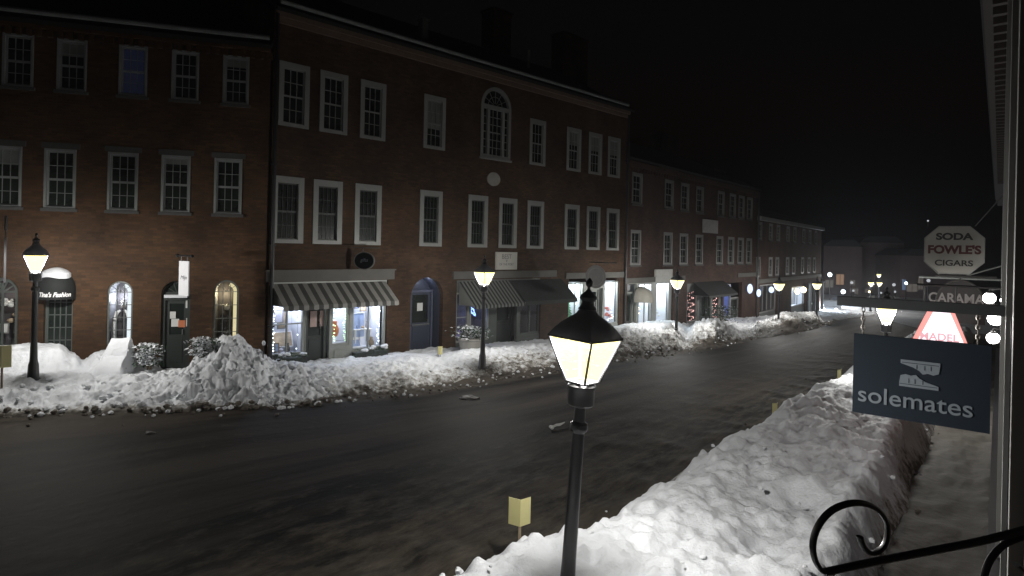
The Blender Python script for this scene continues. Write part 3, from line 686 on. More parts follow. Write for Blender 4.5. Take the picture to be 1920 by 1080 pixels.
b = MB(); b.box(Q[4]+.3,Q[5]-.085,.06,.2,-.5,zt2+.3); b.box(Q[6]+.085,Q[7]-.051,.06,.2,-.5,zt2+.3); b.box(x0,x1,.05,.2,zt2+.301,zl); b.build_each('shopfront_panel', M_ggrey, bB)
M_g1 = mat('awning_green', (.014,.02,.017), .85, var=.2); M_g2 = mat('awning_pale', (.14,.145,.135), .85, var=.15)
a0 = FB.un(860,545)[0]; a1 = FB.un(955,545)[0]; a2 = FB.un(1052,545)[0]; azt = FB.un(940,526)[1]
awning(bB, a0, a1, azt, azt-.85, .95, 29, M_g1, M_g2, .1)
awning(bB, a1+.01, a2, azt, azt-.8, .95, 5, M_g1, mat('awning_green_dark',(.012,.017,.015),.85,var=.2), .14)
b = MB(); zz = FB.un(890,585)[1]
for i in range(3): b.tube([lz(Q[3]+.3+.16*math.cos(a*PI/6+i)*(.5+.25*i),.3,zz+.2*math.sin(a*PI/6)*(.5+.25*i)) for a in range(12)],.014,5)
tag(b.build('neon_sign', E_blue),'small blue neon scribble glowing in the window under the green awning','neon sign')
heap('flower_heap','purple blossoms low in the leftmost window under the green awning','flowers',FB,Q[1]+.25,.45,zb2+.1,.4,.4,mat('purple_cloth',(.25,.2,.5),.8),8)
# ------------------------------------------------------------------ shop 3 of B (bright windows)
x0,x1,_,zl = b3
S = [FB.un(p,580)[0] for p in (1068,1094,1098,1132,1136,1159)]
zb3 = FB.un(1110,612)[1]; zt3 = FB.un(1110,529)[1]
l0 = FB.un(1060,515)[0]
b = MB(); b.box(l0,LB-.14,-.06,.15,zl+.01,zl+.28); b.build_each('lintel', M_stone, bB)
interior(bB, S[0], S[1], zb3-.02, zt3, 1.0, M_inwhite, .24); interior(bB, S[4], S[5], zb3-.02, zt3, 1.0, M_inwhite, .24)
shop_window(bB, S[0]-.08, S[1]+.06, zb3, zt3, M_shopgrey, .12, 1, 0, .07, -.8, M_shopgrey)
shop_window(bB, S[4]-.06, S[5]+.08, zb3, zt3, M_shopgrey, .12, 0, 0, .07, -.8, M_shopgrey)
shop_door(bB, S[2]+.25, S[2]+1.25, -.25, zt3-.4, M_shopgrey, .35, .6, M_shopgrey)
b = MB(); b.box(S[1]+.061,S[2]+.16,.06,.2,-.8,zt3); b.box(S[2]+1.34,S[4]-.061,.06,.2,-.8,zt3); b.box(S[2]+.161,S[2]+1.339,.06,.2,zt3-.31,zt3); b.build_each('shopfront_panel', M_shopgrey, bB)
bulbs('string_lights','white bulbs hanging in the bright window left of the near lantern top', rowpts(lz(S[0]+.15,.3,zt3-.1),lz(S[0]+.15,.3,zb3+.3),12,.05)+rowpts(lz(S[1]-.2,.3,zb3+.3),lz(S[1]-.2,.3,zt3-.1),12,.05),.025,E_cool)
b = MB()
for i in range(9):
    b.lathe([(.32-.03*i,0),(.02,.16)],9,(0,0,.25+.12*i),i)
o = b.build('display_tree', mat('display_green',(.1,.25,.14),.8,var=.3), None, lz(S[0]+.55,.6,zb3), FB.rot); tag(o,'green cone tree in the bright window left of the lantern','display tree')
heap('stuffed_toys','red and brown soft goods in the bright window right of the lantern','toys',FB,S[4]+.75,.5,zb3+.1,.5,.7,mat('red_brown_cloth',(.4,.12,.09),.8,var=.5),12)
bulbs('string_lights','white bulbs along the foot of the bright window right of the lantern', rowpts(lz(S[4]+.1,.3,zb3+.1),lz(S[5]-.1,.3,zb3+.2),10,.06)+rowpts(lz(S[5]-.1,.3,zb3+.3),lz(S[5]-.1,.3,zt3-.6),10,.04),.025,E_cool)
b = MB(); b.tube([lz(S[4]+.35+.05*(i%2),.25,zt3-.55-.1*(i//2)) for i in range(6)],.02,5); tag(b.build('window_decal', M_art1),'grey blue squiggle decal on the bright right window','decal')
# ------------------------------------------------------------------ A ground floor
def arch_panel(bld, t0, op, fm, y, name='arch_frame', fan=True, pm=None, split=0, cols=3, rows=5, mun=.02, fw=.06, door=None):
    """arched frame with glazing bars; returns frame object, child pane"""
    x0,x1,z0,z1,ar = op; x0-=t0; x1-=t0
    b = MB(); zs = z1-ar; ao = arc_pts(x0,x1,zs,z1,14); ai = arc_pts(x0+fw,x1-fw,zs,z1-fw,14)
    for k in range(14): b.prism([ao[k],ao[k+1],ai[k+1],ai[k]],y-.03,y+.04)
    b.box(x0,x0+fw,y-.03,y+.04,z0,zs); b.box(x1-fw,x1,y-.03,y+.04,z0,zs); b.box(x0+fw,x1-fw,y-.028,y+.04,z0,z0+fw)
    for i in range(1,cols): x = x0+fw+(x1-x0-2*fw)*i/cols; b.box(x-mun/2,x+mun/2,y-.02,y+.02,z0+fw,zs+ar*.6)
    for j in range(1,rows+1): z = z0+fw+(zs-z0-fw)*j/rows; b.box(x0+fw,x1-fw,y-.017,y+.017,z-mun/2,z+mun/2)
    if fan:
        for k in range(1,5):
            a = PI*k/5; c = (x0+x1)/2; b.tube([(c,y,zs),(c+(x1-x0-2*fw)/2*math.cos(a),y,zs+(ar-fw)*math.sin(a))],mun*.5,4)
    o = b.build(name, fm, bld)
    q = MB(); q.add([(x,y,z) for x,z in [(x0,z0),(x1,z0)]+ao[::-1]],[tuple(range(17))]); q.build('pane', pm or M_pane, o)
    return o
def arch_room(bld, t0, op, dep, rm, bm2, y0=.222):
    x0,x1,z0,z1,ar = op; x0-=t0; x1-=t0; ap = arc_pts(x0,x1,z1-ar,z1)
    b = MB()
    for k in range(12): b.quad((ap[k][0],y0,ap[k][1]),(ap[k+1][0],y0,ap[k+1][1]),(ap[k+1][0],dep,ap[k+1][1]),(ap[k][0],dep,ap[k][1]))
    b.quad((x0,y0,z0),(x0,y0,z1-ar),(x0,dep,z1-ar),(x0,dep,z0)); b.quad((x1,y0,z0),(x1,dep,z0),(x1,dep,z1-ar),(x1,y0,z1-ar)); b.quad((x0,y0,z0),(x1,y0,z0),(x1,dep,z0),(x0,dep,z0))
    b.add([(x,dep,z) for x,z in [(x0,z0),(x1,z0)]+ap[::-1]],[tuple(range(15))],1)
    return b.build('display_interior',[rm,bm2],bld)
arch_panel(bA, A_t0, aWin1, M_archf, .06, 'arched_window', True, M_glass, 0, 3, 4, .016, .045); arch_room(bA, A_t0, aWin1, .75, M_indim, M_indark)
arch_panel(bA, A_t0, aWin2, M_archf, .06, 'arched_window', True, M_glass, 0, 3, 4, .016, .045); arch_room(bA, A_t0, aWin2, .75, M_indim, M_indark)
for op_,m_,lab_ in ((aWin1,emis('white_tube',(.85,.95,1),1.0),'white light tube down the right side of the arched window with a caped mannequin'),(aWin2,emis('warm_tube',(1,.88,.5),.75),'yellowish light tube down the right side of the arched window by the house corner')):
    xa_,xb_,za_,zb_,ar_ = op_; b = MB(); pts_ = [FA.w(xb_-.125,.17,za_+.1+(zb_-ar_-za_-.1)*k/5) for k in range(6)]+[FA.w((xa_+xb_)/2+(ar_-.125)*math.cos(k*.25),.17,zb_-ar_+(ar_-.125)*math.sin(k*.25)) for k in range(1,6)]
    b.tube(pts_,.05,8); tag(b.build('light_tube',m_,smooth=True),lab_,'light tube','light tubes in the arched windows')
arch_panel(bA, A_t0, aShop, M_ggrey, .12, 'arched_window', True, M_glass, 0, 2, 1, .05, .1); arch_room(bA, A_t0, aShop, .9, M_indark, M_indark)
arch_panel(bA, A_t0, (aTina[0],aTina[1],aTina[2],aTina[3],aTina[4]), M_ggrey, .16, 'arched_window', False, M_pane, 0, 4, 5, .025, .07)
# arched green door: fanlight, rail with snow, leaf with papers
x0,x1,z0,z1,ar = aDoor; zs = z1-ar
arch_panel(bA, A_t0, (x0,x1,zs-.02,z1,ar), M_dgreen, .16, 'fanlight', True, M_pane, 0, 1, 0, .03, .07)
d = shop_door(bA, x0-A_t0+.09, x1-A_t0-.09, z0, zs-.18, M_dgreen, .18, .5, M_dgreen)
b = MB()
for dx,dz,w_,h_ in ((.2,1.45,.15,.2),(.24,1.22,.2,.22),(.62,1.22,.16,.24),(.6,1.75,.14,.35)): b.box(x0-A_t0+dx,x0-A_t0+dx+w_,.145,.149,z0+dz,z0+dz+h_)
b.build_each('door_poster', M_paper, d)
b = MB(); b.box(x0-A_t0+.42,x0-A_t0+.6,.144,.148,z0+1.2,z0+1.4); b.build_each('door_poster', M_orange, d)
b = MB(); b.box(x0-A_t0+.08,x1-A_t0-.08,-.03,.12,zs-.1,zs-.02); b.build('door_snow', M_snow, d)
# goods of the leftmost arched shop window
for i,(dt,dz,m,l_) in enumerate(((.35,1.25,M_pink,'pink stuffed flower high in the leftmost arched window'),(-.0,1.3,M_paper,'white puffy flower high in the leftmost arched window'),(.15,.9,M_art2,'tan soft toy in the middle of the leftmost arched window'))):
    heap('soft_toy',l_,'toy',FA,(aShop[0]+aShop[1])/2+dt,.45,aShop[2]+dz,.25,.25,m,7)
for i,(dt,l_) in enumerate(((-.05,'pale card left of its twin low in the leftmost arched window'),(.3,'pale card by the frame low in the leftmost arched window'))):
    picture(FA,(aShop[0]+aShop[1])/2+dt,.3,aShop[2]+.62,.24,.28,-.1,M_greytrim,M_paper,l_,'card_stand','card')
# dome awning with snow cap and lettering
c_t = (FA.un(75,530)[0]+FA.un(147,530)[0])/2-.05; dw = (FA.un(147,530)[0]-FA.un(75,530)[0])/2; zdb = FA.un(112,560)[1]; zdt = FA.un(112,508)[1]
dz_ = zdt-zdb; val = .3
b = MB(); n1,n2 = 8,20; vs = []; fs = []
for j in range(n1+1):
    ph = PI/2*j/n1
    for i in range(n2+1):
        a = PI*i/n2; vs.append((-dw*math.cos(a)*math.cos(ph), -dw*.9*math.sin(a)*math.cos(ph)-.02, val+(dz_-val)*math.sin(ph)))
for i in range(n2+1):
    a = PI*i/n2; vs.append((-dw*math.cos(a), -dw*.9*math.sin(a)-.02, 0))
K = n2+1
for j in range(n1):
    for i in range(n2): fs.append((j*K+i,j*K+i+1,(j+1)*K+i+1,(j+1)*K+i))
for i in range(n2): fs.append(((n1+1)*K+i,(n1+1)*K+i+1,i+1,i))
b.add(vs,fs); dome = b.build('dome_awning', M_copper, bA, (c_t-A_t0,0,zdb), 0, True)
b = MB(); vs = []; fs = []
for j in range(7):
    ph = R(38)+ (PI/2-R(38))*j/6
    for i in range(n2+1):
        a = PI*i/n2; wv = 1+.05*math.sin(3*a+1); k_ = .05*(1 if j else 0)
        vs.append((-(dw+k_)*math.cos(a)*math.cos(ph)*wv, -(dw*.9+k_)*math.sin(a)*math.cos(ph)*wv-.02, val+(dz_-val+.10*(j>0))*math.sin(ph)+(.0 if j else -.02)))
for j in range(6):
    for i in range(n2): fs.append((j*K+i,j*K+i+1,(j+1)*K+i+1,(j+1)*K+i))
b.add(vs,fs); b.build('snow_cap', M_snow, dome, smooth=True)
t_ = text('lettering',"Tina's Fashion",.165,M_whiteletter,dome,(0,0,.13),ext=.003,shear=.3,bold=.006,rot=(0,0,0))
for v in t_.data.vertices:       # lettering follows the round front of the awning
    a_ = .2+v.co.x*.8/(dw*.97); r_ = 1.02+v.co.z*.6
    v.co = Vector((dw*r_*math.sin(a_), -dw*.9*r_*math.cos(a_)-.025, v.co.y))
# figure in arched window: draped mannequin
o = thing('mannequin','white caped shop mannequin with a bright cap in the arched window','mannequin',FA.w((aWin1[0]+aWin1[1])/2-.02,.42,aWin1[2]+.02),FA.rot)
b = MB(); b.lathe([(.02,0),(.16,.02),(.13,.3),(.17,.55),(.19,.75),(.16,.84),(.06,.9),(.055,.95)],14,sy=.65); b.build('torso', M_indark, o, smooth=True)
b = MB(); b.ball((0,0,1.02),.085,0,12,1.15); b.build('head', mat('mannequin_skin',(.35,.33,.32),.6), o, smooth=True)
b = MB()
for s in (-1,1): b.tube([(s*.05,-.12,.9),(s*.13,-.13,.84),(s*.2,-.11,.6),(s*.22,-.1,.3),(s*.21,-.1,.02)],[.03,.05,.065,.06,.05],8)
b.build('cape', M_whiteletter, o, smooth=True)
b = MB(); b.ball((0,0,1.1),.09,0,10,.7); b.ball((0,0,1.18),.035,0,8); b.build('hat', M_whiteletter, o, smooth=True)
o = thing('mannequin','dark shop mannequin behind the arched window by the house corner','mannequin',FA.w((aWin2[0]+aWin2[1])/2-.05,.5,aWin2[2]+.1),FA.rot)
b = MB(); b.lathe([(.02,0),(.17,.02),(.15,.3),(.17,.55),(.19,.75),(.15,.84),(.05,.9)],14,sy=.65); b.build('torso', M_indark, o, smooth=True)
b = MB(); b.ball((0,0,1.0),.08,0,10,1.15); b.build('head', M_paper, o, smooth=True)

# ------------------------------------------------------------------ C shopfronts
def toC(t): return t
V = [FC.un(p,570)[0] for p in (1175,1186,1200,1223,1233,1256)]
zbC = FC.un(1230,606)[1]-zgC; ztC = FC.un(1230,530)[1]-zgC
x0,x1 = cfront[0],cfront[1]; zlC = cfront[3]-zgC
interior(bC, V[2], V[3], zbC, ztC, .9, M_inwhite, .24); interior(bC, V[4], V[5], zbC, ztC, .9, M_inwhite, .24)
shop_window(bC, V[2]-.06, V[3]+.06, zbC, ztC, M_greytrim, .12, 1, 0, .08, -.6, M_shopgrey); shop_window(bC, V[4]-.06, V[5]+.06, zbC, ztC, M_greytrim, .12, 0, 0, .08, -.6, M_shopgrey)
shop_door(bC, V[0]+.1, V[0]+1.0, -.3, ztC-.5, M_ggrey, .35, .55, M_shopgrey)
b = MB(); b.box(V[0]+1.09,V[2]-.061,.06,.2,-.6,ztC); b.box(V[3]+.061,V[4]-.061,.06,.2,-.6,ztC); b.box(V[5]+.061,x1,.06,.2,-.6,ztC); b.box(x0,x1,.05,.2,ztC+.001,zlC); b.box(x0,V[0]+.01,.06,.2,-.6,ztC); b.build_each('shopfront_panel', M_shopgrey, bC)
b = MB(); vs=[];fs=[]
td = (FC.un(1187,555)[0]+FC.un(1211,555)[0])/2; rw = .62; zd0 = FC.un(1195,566)[1]-zgC; zd1 = FC.un(1195,537)[1]-zgC
for j in range(7):
    ph = PI/2*j/6
    for i in range(13):
        a = PI*i/12; vs.append((td-rw*math.cos(a)*math.cos(ph),-.75*math.sin(a)*math.cos(ph)-.02,zd0+.15+(zd1-zd0-.15)*math.sin(ph)))
for i in range(13):
    a = PI*i/12; vs.append((td-rw*math.cos(a),-.75*math.sin(a)-.02,zd0))
for j in range(6):
    for i in range(12): fs.append((j*13+i,j*13+i+1,(j+1)*13+i+1,(j+1)*13+i))
for i in range(12): fs.append((91+i,92+i,i+1,i))
b.add(vs,fs); b.build('dome_awning', mat('cream_awning',(.25,.24,.21),.85), bC, smooth=True)
lzc = lambda t,y,z: FC.w(t,y,z+zgC)
bulbs('string_lights','yellowish bulbs low in the lit window beside the cream dome awning', rowpts(lzc(V[2]+.1,.2,zbC+.1),lzc(V[2]+.25,.2,zbC+1.1),10,.08),.03,E_warm)
heap('glass_goods','pale glass pieces in the tall lit window right of the cream dome','glassware',FC,(V[4]+V[5])/2,.5,zgC+zbC+.2,.7,.6,M_paper,9)
# middle shop: two panels of pink fairy lights, canopy, door
for pa,pb,lab in ((1291,1309,'pink fairy lights left of the dark canopied shop door'),(1338,1351,'pink fairy lights right of the dark canopied shop door')):
    ta,tb = FC.un(pa,570)[0],FC.un(pb,570)[0]; z0_ = FC.un((pa+pb)/2,600)[1]; z1_ = FC.un((pa+pb)/2,549)[1]
    interior(bC, ta, tb, z0_-zgC-.1, z1_-zgC+.1, .7, M_indark, .24)
    shop_window(bC, ta-.06, tb+.06, z0_-zgC-.1, z1_-zgC+.12, M_greytrim, .12, 0, 0, .06, -.8, M_ggrey)
    pts = []
    for i in range(48): k_ = i/47; pts.append(FC.w(ta+.12+(tb-ta-.24)*(.5+.5*math.sin(k_*26))+rnd.uniform(-.04,.04),.22,z0_+(z1_-z0_)*k_+rnd.uniform(-.04,.04)))
    bulbs('string_lights',lab,pts,.024,E_pink)
tdr0,tdr1 = FC.un(1314,570)[0],FC.un(1333,570)[0]
shop_door(bC, tdr0, tdr1, -.4, FC.un(1322,555)[1]-zgC, M_dgreen, .35, .6, M_ggrey)
cz1 = cmid[3]-zgC
b = MB(); xs_ = [cmid[0], FC.un(1291,570)[0]-.061, FC.un(1309,570)[0]+.061, tdr0-.085, tdr1+.085, FC.un(1338,570)[0]-.061, FC.un(1351,570)[0]+.061, cmid[1]]
for i in (0,2,4,6): b.box(xs_[i],xs_[i+1],.06,.2,-.8,FC.un(1320,549)[1]-zgC+.12)
b.box(xs_[0],xs_[7],.05,.2,FC.un(1320,549)[1]-zgC+.121,cz1); b.build_each('shopfront_panel', M_ggrey, bC)
awning(bC, FC.un(1300,540)[0], FC.un(1355,540)[0], FC.un(1325,528)[1]-zgC, FC.un(1325,528)[1]-zgC-.75, 1.0, 3, M_copper, M_copper, .12)
# right shop: bluish window and dark door
tb0,tb1 = FC.un(1358,570)[0],FC.un(1372,570)[0]; zq0,zq1 = FC.un(1365,594)[1]-zgC, FC.un(1365,533)[1]-zgC
interior(bC, tb0, tb1, zq0, zq1, .6, mat('interior_blue',(.2,.25,.5),.8), .24); shop_window(bC, tb0, tb1, zq0, zq1, M_greytrim, .12, 0, 0, .06, -.8, M_ggrey)
shop_door(bC, FC.un(1376,570)[0], FC.un(1389,570)[0], -.5, FC.un(1382,560)[1]-zgC, M_dgreen, .3, .4, M_greytrim)
# D shops
def simpleshop(bld, fac, op, zg_, base, m_in, m_f, vb=1):
    a,c,z0,z1 = op; interior(bld,a+.05,c-.05,base,z1-zg_-.1,.8,m_in,.24); shop_window(bld,a,c,base,z1-zg_-.001,m_f,.12,vb,0,.1,-.8,M_ggrey)
simpleshop(bD,FD,dshop,zgD,.6,M_inwhite,M_greytrim); simpleshop(bD,FD,dsh2,zgD,.7,M_indark,M_greytrim,3); simpleshop(bD,FD,dsh3,zgD,.7,M_indark,M_greytrim,3)
b = MB()
for p in (1512,1519,1527,1535): t = FD.un(p,570)[0]; b.lathe([(.2,0),(.16,.15),(.14,2.6),(.2,2.75)],10,(t,-.3,-.2))
b.build_each('column', M_white, bD, smooth=True)
# oval wall lights
for px_,py_,rw_,rh_,fc,lab in ((1399.5,541,.19,.34,FC,'largest oval white light on the stone pier'),(1416,549,.16,.28,FD,'oval white light just right of the far downpipe'),(1440,543,.2,.24,FD,'round white light between the downpipe and the fourth lantern'),(1489,546,.2,.24,FD,'yellowish round light over the last lit shop window'),(1501,543,.24,.26,FD,'greenish round light over the last lit shop window')):
    t,z = fc.un(px_,py_)
    o = thing('wall_light',lab,'wall light',fc.w(t,-.05,z),fc.rot,'lit wall lights on the far houses')
    b = MB(); b.lathe([(max(.02,rw_*math.sin(PI*i/8)),-rh_*math.cos(PI*i/8)) for i in range(9)],12,(0,-.2,0)); b.build('globe', E_ice if 'white' in lab else E_warm, o, smooth=True)
    b = MB(); b.box(-.05,.05,-.04,.04,-.1,.1); b.box(-.02,.02,-.2,.0,-.02,.02); b.build('bracket', M_black, o)

# ------------------------------------------------------------------ signs on the far houses
def flat_sign(name, label, fac, x0, y0, x1, y1, m, y=-.05, lines=(), lm=None, rim=None):
    t0,t1,z0,z1 = rect(fac,x0,y0,x1,y1)
    o = thing(name,label,'sign',fac.w((t0+t1)/2,0,(z0+z1)/2),fac.rot)
    w_,h_ = (t1-t0)/2,(z1-z0)/2
    b = MB(); b.box(-w_,w_,y,-.004,-h_,h_); b.build('board', m, o)
    f = MB(); q = .03
    f.box(-w_-q,-w_-.001,y-.015,-.003,-h_-q,h_+q); f.box(w_+.001,w_+q,y-.015,-.003,-h_-q,h_+q); f.box(-w_,w_,y-.012,-.003,h_+.001,h_+q); f.box(-w_,w_,y-.012,-.003,-h_-q,-h_-.001); f.build('frame', rim or m, o)
    for s,dz,sz in lines: text('lettering',s,sz,lm or M_letter,o,(0,y-.004,h_*dz),ext=.002)
    return o
flat_sign('wall_sign','square white sign with a small dark motif above the second lantern',FB,929,474,966,504,mat('cream_board',(.42,.41,.37),.6,var=.1),-.06,(("BEST",.5,.26),("v",.05,.24),("OF THE PORT",-.45,.13)),mat('faded_letters',(.14,.14,.14),.7))
flat_sign('wall_sign','blank pale board between the upper windows of the dark red house',FC,1317,413,1344,436,mat('pale_board',(.36,.35,.34),.6))
flat_sign('wall_sign','long pale fascia board over the lit windows of the dark red house',FC,1227,506,1257,527,mat('pale_board2',(.42,.41,.38),.6),-.1,(("- - - - -",0,.2),),mat('faded_letters2',(.25,.24,.22),.7))
# dark oval sign with a pale rim, projecting from the wall
t,z = FB.un(667,488)
o = thing('projecting_sign','dark oval hanging sign with pale edge above the striped awning','sign',FB.w(t,-.55,z),FB.rot-R(55))
b = MB(); ov = lambda s,k=28: [(.36*s*math.cos(2*PI*i/k),.29*s*math.sin(2*PI*i/k)) for i in range(k)]
b.prism(ov(1),-.02,.02); b.build('rim', mat('dim_rim',(.09,.09,.085),.6), o); b = MB(); b.prism(ov(.9),-.024,.024); b.build('board', mat('near_black',(.004,.005,.006),.8,spec=.05), o)
text('lettering','gifts',.16,mat('dim_letters',(.07,.08,.09),.6),o,(0,-.027,.02),ext=.001,shear=.2)
b = MB(); b.tube([(-.05,0,.29),(-.05,0,.42)],.012,6); b.tube([(.35,.45,.42),(-.3,-.2,.42)],.016,6); b.build('bracket', M_black, o)
# pale round sign behind the near lantern's tip
p = at(1117,519,26.5)
o = thing('projecting_sign','pale round hanging sign behind the tip of the near lantern','sign',p,R(-10))
b = MB(); b.prism([(.44*math.cos(2*PI*i/30),.5*math.sin(2*PI*i/30)) for i in range(30)],-.03,.03); b.build('board', mat('pale_round',(.17,.165,.16),.6,var=.2,scale=5), o)
b = MB(); b.lathe([(.30,-.034),(.33,-.034)],24,(0,0,0)); 
rg = MB(); rg.tube([(.33*math.cos(2*PI*i/28),-.035,.38*math.sin(2*PI*i/28)) for i in range(29)],.012,4); rg.build('ring', M_greytrim, o)
b = MB(); b.tube([(0,0,.5),(0,0,.62)],.014,6); b.tube([(-.3,.3,.62),(.9,-.0,.62)],.02,6); b.build('bracket', M_black, o)
# white hanging sign over the green arched door, seen at a slant
p0 = at(345,522,16.3)
o = thing('projecting_sign','white hanging sign with a small dark word above the green arched door','sign',p0,R(-26))
b = MB(); b.box(-.19,.19,-.015,.015,-.46,.46); b.build('board', mat('white_board',(.62,.62,.64),.5,var=.06), o)
text('lettering','Mijn',.15,mat('grey_letters',(.16,.16,.18),.6),o,(0,-.019,.02),ext=.001,shear=.35)
b = MB(); b.tube([(-.28,.0,.6),(.3,.0,.6)],.022,6); b.tube([(-.12,0,.46),(-.12,0,.6)],.01,5); b.tube([(.12,0,.46),(.12,0,.6)],.01,5); b.ball((-.28,0,.6),.05); b.ball((.3,0,.6),.045); b.build('bracket', M_black, o)
# edge-on sign bracket at the left frame edge
o = thing('projecting_sign','dark hanging shop sign seen edge on above the leftmost arched window','sign',at(10,480,14.5),R(129))
b = MB(); b.box(-.5,.4,-.02,.02,-.6,.45); b.build('board', M_black, o)
b = MB(); b.tube([(.5,0,.6),(-.6,0,.6)],.02,6); b.tube([(-.4,0,.45),(-.4,0,.6)],.012,5); b.tube([(.3,0,.45),(.3,0,.6)],.012,5); b.tube([(.0,0,.6),(0,0,.95)],.03,6); b.build('bracket', M_black, o)

# ================================================================== GROUND, ROAD, SNOW
def grid_mesh(name, nx, ny, fn, m, smooth=True, dirt_and_tone=None):
    vs = []; d = []
    for j in range(ny+1):
        for i in range(nx+1):
            r_ = fn(i/nx, j/ny); vs.append(r_[0]); d.append(r_[1])
    fs = [(j*(nx+1)+i,j*(nx+1)+i+1,(j+1)*(nx+1)+i+1,(j+1)*(nx+1)+i) for j in range(ny) for i in range(nx)]
    me = bpy.data.meshes.new(name); me.from_pydata([tuple(v) for v in vs],[],fs); me.materials.append(m)
    a = me.attributes.new('dirt','FLOAT','POINT'); a.data.foreach_set('value', d)
    me.polygons.foreach_set('use_smooth',[smooth]*len(me.polygons))
    bm = bmesh.new(); bm.from_mesh(me); bmesh.ops.recalc_face_normals(bm, faces=bm.faces[:])
    if bm.faces and sum(f.normal.z for f in bm.faces) < 0: bmesh.ops.reverse_faces(bm, faces=bm.faces[:])
    bm.to_mesh(me); bm.free()
    return link(name, me)
def structure(o): o['kind'] = 'structure'; return o
M_ground = mat('old_snow_ground', (.25,.25,.26), .9, var=.4, scale=.6)
def gfn(i,j):
    x = -86+210*i; y = -18+142*j
    return (Vector((x,y,g(x,y)-.06)),0)
structure(grid_mesh('ground',80,80,gfn,M_ground))

FOOT = [(-260,796),(0,787),(110,782),(240,779),(320,776),(420,770),(520,768),(575,765),(640,757),(720,752),(780,745),(830,735),(870,728),(950,715),(1040,700),(1170,680),(1240,670),(1290,662),(1340,655),(1400,642),(1440,634),(1480,628),(1530,617),(1560,608),(1600,600),(1640,594)]
def lerp_tab(tab, x):
    if x <= tab[0][0]: return tab[0][1]
    for (a,b),(c,d) in zip(tab,tab[1:]):
        if x <= c: return b+(d-b)*(x-a)/(c-a)
    return tab[-1][1]
# road: ruled sheet between the far snow foot and the near snow bank, wheel tracks run along it
def near_v(u): return -4.3+.35*math.sin(u*.31+1)
ROADPTS = []
N_ = 60
for k in range(N_+1):
    px = -260+(1640+260)*k/N_
    fp = on_ground(px, lerp_tab(FOOT,px)); ROADPTS.append(fp)
def road_material():
    m = bpy.data.materials.new('wet_asphalt'); n,l,b = nt(m)
    uv = n.new('ShaderNodeUVMap'); uv.uv_map = 'along'
    mp = n.new('ShaderNodeMapping'); mp.inputs['Scale'].default_value = (.03,9,1)
    l.new(uv.outputs[0],mp.inputs[0])
    n1 = n.new('ShaderNodeTexNoise'); n1.inputs['Scale'].default_value = 1; n1.inputs['Detail'].default_value = 6; n1.inputs['Roughness'].default_value = .6; l.new(mp.outputs[0],n1.inputs['Vector'])
    r1 = n.new('ShaderNodeValToRGB'); e = r1.color_ramp.elements; e[0].position = .40; e[0].color = (.003,.003,.0025,1); e[1].position = .6; e[1].color = (.05,.042,.035,1)
    l.new(n1.outputs['Fac'],r1.inputs[0])
    tc = n.new('ShaderNodeTexCoord'); mp2 = n.new('ShaderNodeMapping'); mp2.inputs['Scale'].default_value = (.6,1,1); l.new(uv.outputs[0],mp2.inputs[0])
    n2 = n.new('ShaderNodeTexNoise'); n2.inputs['Scale'].default_value = 1.6; n2.inputs['Detail'].default_value = 10; n2.inputs['Roughness'].default_value = .72
    mp3 = n.new('ShaderNodeMapping'); mp3.inputs['Scale'].default_value = (.7,26,1); l.new(uv.outputs[0],mp3.inputs[0]); l.new(mp3.outputs[0],n2.inputs['Vector'])
    at_ = n.new('ShaderNodeAttribute'); at_.attribute_name = 'dirt'
    ma = n.new('ShaderNodeMath'); ma.operation = 'MULTIPLY_ADD'; ma.inputs[1].default_value = .34; l.new(at_.outputs['Fac'],ma.inputs[0]); l.new(n2.outputs['Fac'],ma.inputs[2])
    r2 = n.new('ShaderNodeValToRGB'); e = r2.color_ramp.elements; e[0].position = .56; e[0].color = (0,0,0,1); e[1].position = .82; e[1].color = (1,1,1,1); l.new(ma.outputs[0],r2.inputs[0])
    mx = n.new('ShaderNodeMix'); mx.data_type = 'RGBA'; l.new(r2.outputs[0],mx.inputs[0]); l.new(r1.outputs[0],mx.inputs[6]); mx.inputs[7].default_value = (.075,.063,.048,1)
    l.new(mx.outputs[2],b.inputs['Base Color'])
    rr_ = n.new('ShaderNodeMapRange'); rr_.inputs[3].default_value = .45; rr_.inputs[4].default_value = .8; rr_.inputs[3].default_value = .55; rr_.inputs[4].default_value = .8; l.new(n1.outputs['Fac'],rr_.inputs[0]); l.new(rr_.outputs[0],b.inputs['Roughness'])
    b.inputs['Specular IOR Level'].default_value = .05
    bp = n.new('ShaderNodeBump'); bp.inputs['Strength'].default_value = .8; bp.inputs['Distance'].default_value = .03; l.new(n2.outputs['Fac'],bp.inputs['Height']); l.new(bp.outputs['Normal'],b.inputs['Normal'])
    return m
M_road = road_material()
# near edge of the road for each far-foot station (same distance down the street)
NEARP = []
for k,fp in enumerate(ROADPTS):
    u,v = UV(fp.x,fp.y)
    un_ = -14+ (62)*(k/N_)**1.25
    NEARP.append(XY(un_, -3.0))
def road_at(a, c):
    f = a*N_; i = min(int(f),N_-1); t = f-i
    fp = ROADPTS[i].lerp(ROADPTS[i+1],t); np_ = NEARP[i].lerp(NEARP[i+1],t)
    fp = fp + (fp-np_).normalized()*1.2
    return np_.lerp(fp,c)
NXR,NYR = 420,150
def rfn(i,j):
    p = road_at(i,j); x,y = p.x,p.y
    slush = max(0,1-j/.5)*.95*(1-.45*sstep(.35,.6,i))+max(0,(j-.86)/.14)*.8
    q = Vector((x*.5,y*.5,0))
    z = g(x,y)+ .012*noise.noise(Vector((x*.9,y*.9,3)))
    z += slush*.10*max(0,noise.fractal(Vector((x*1.3,y*1.3,1)),.8,2,5)+.12)
    return (Vector((x,y,z)),min(1,slush))
road = structure(grid_mesh('road',NXR,NYR,rfn,M_road))
uvl = road.data.uv_layers.new(name='along')
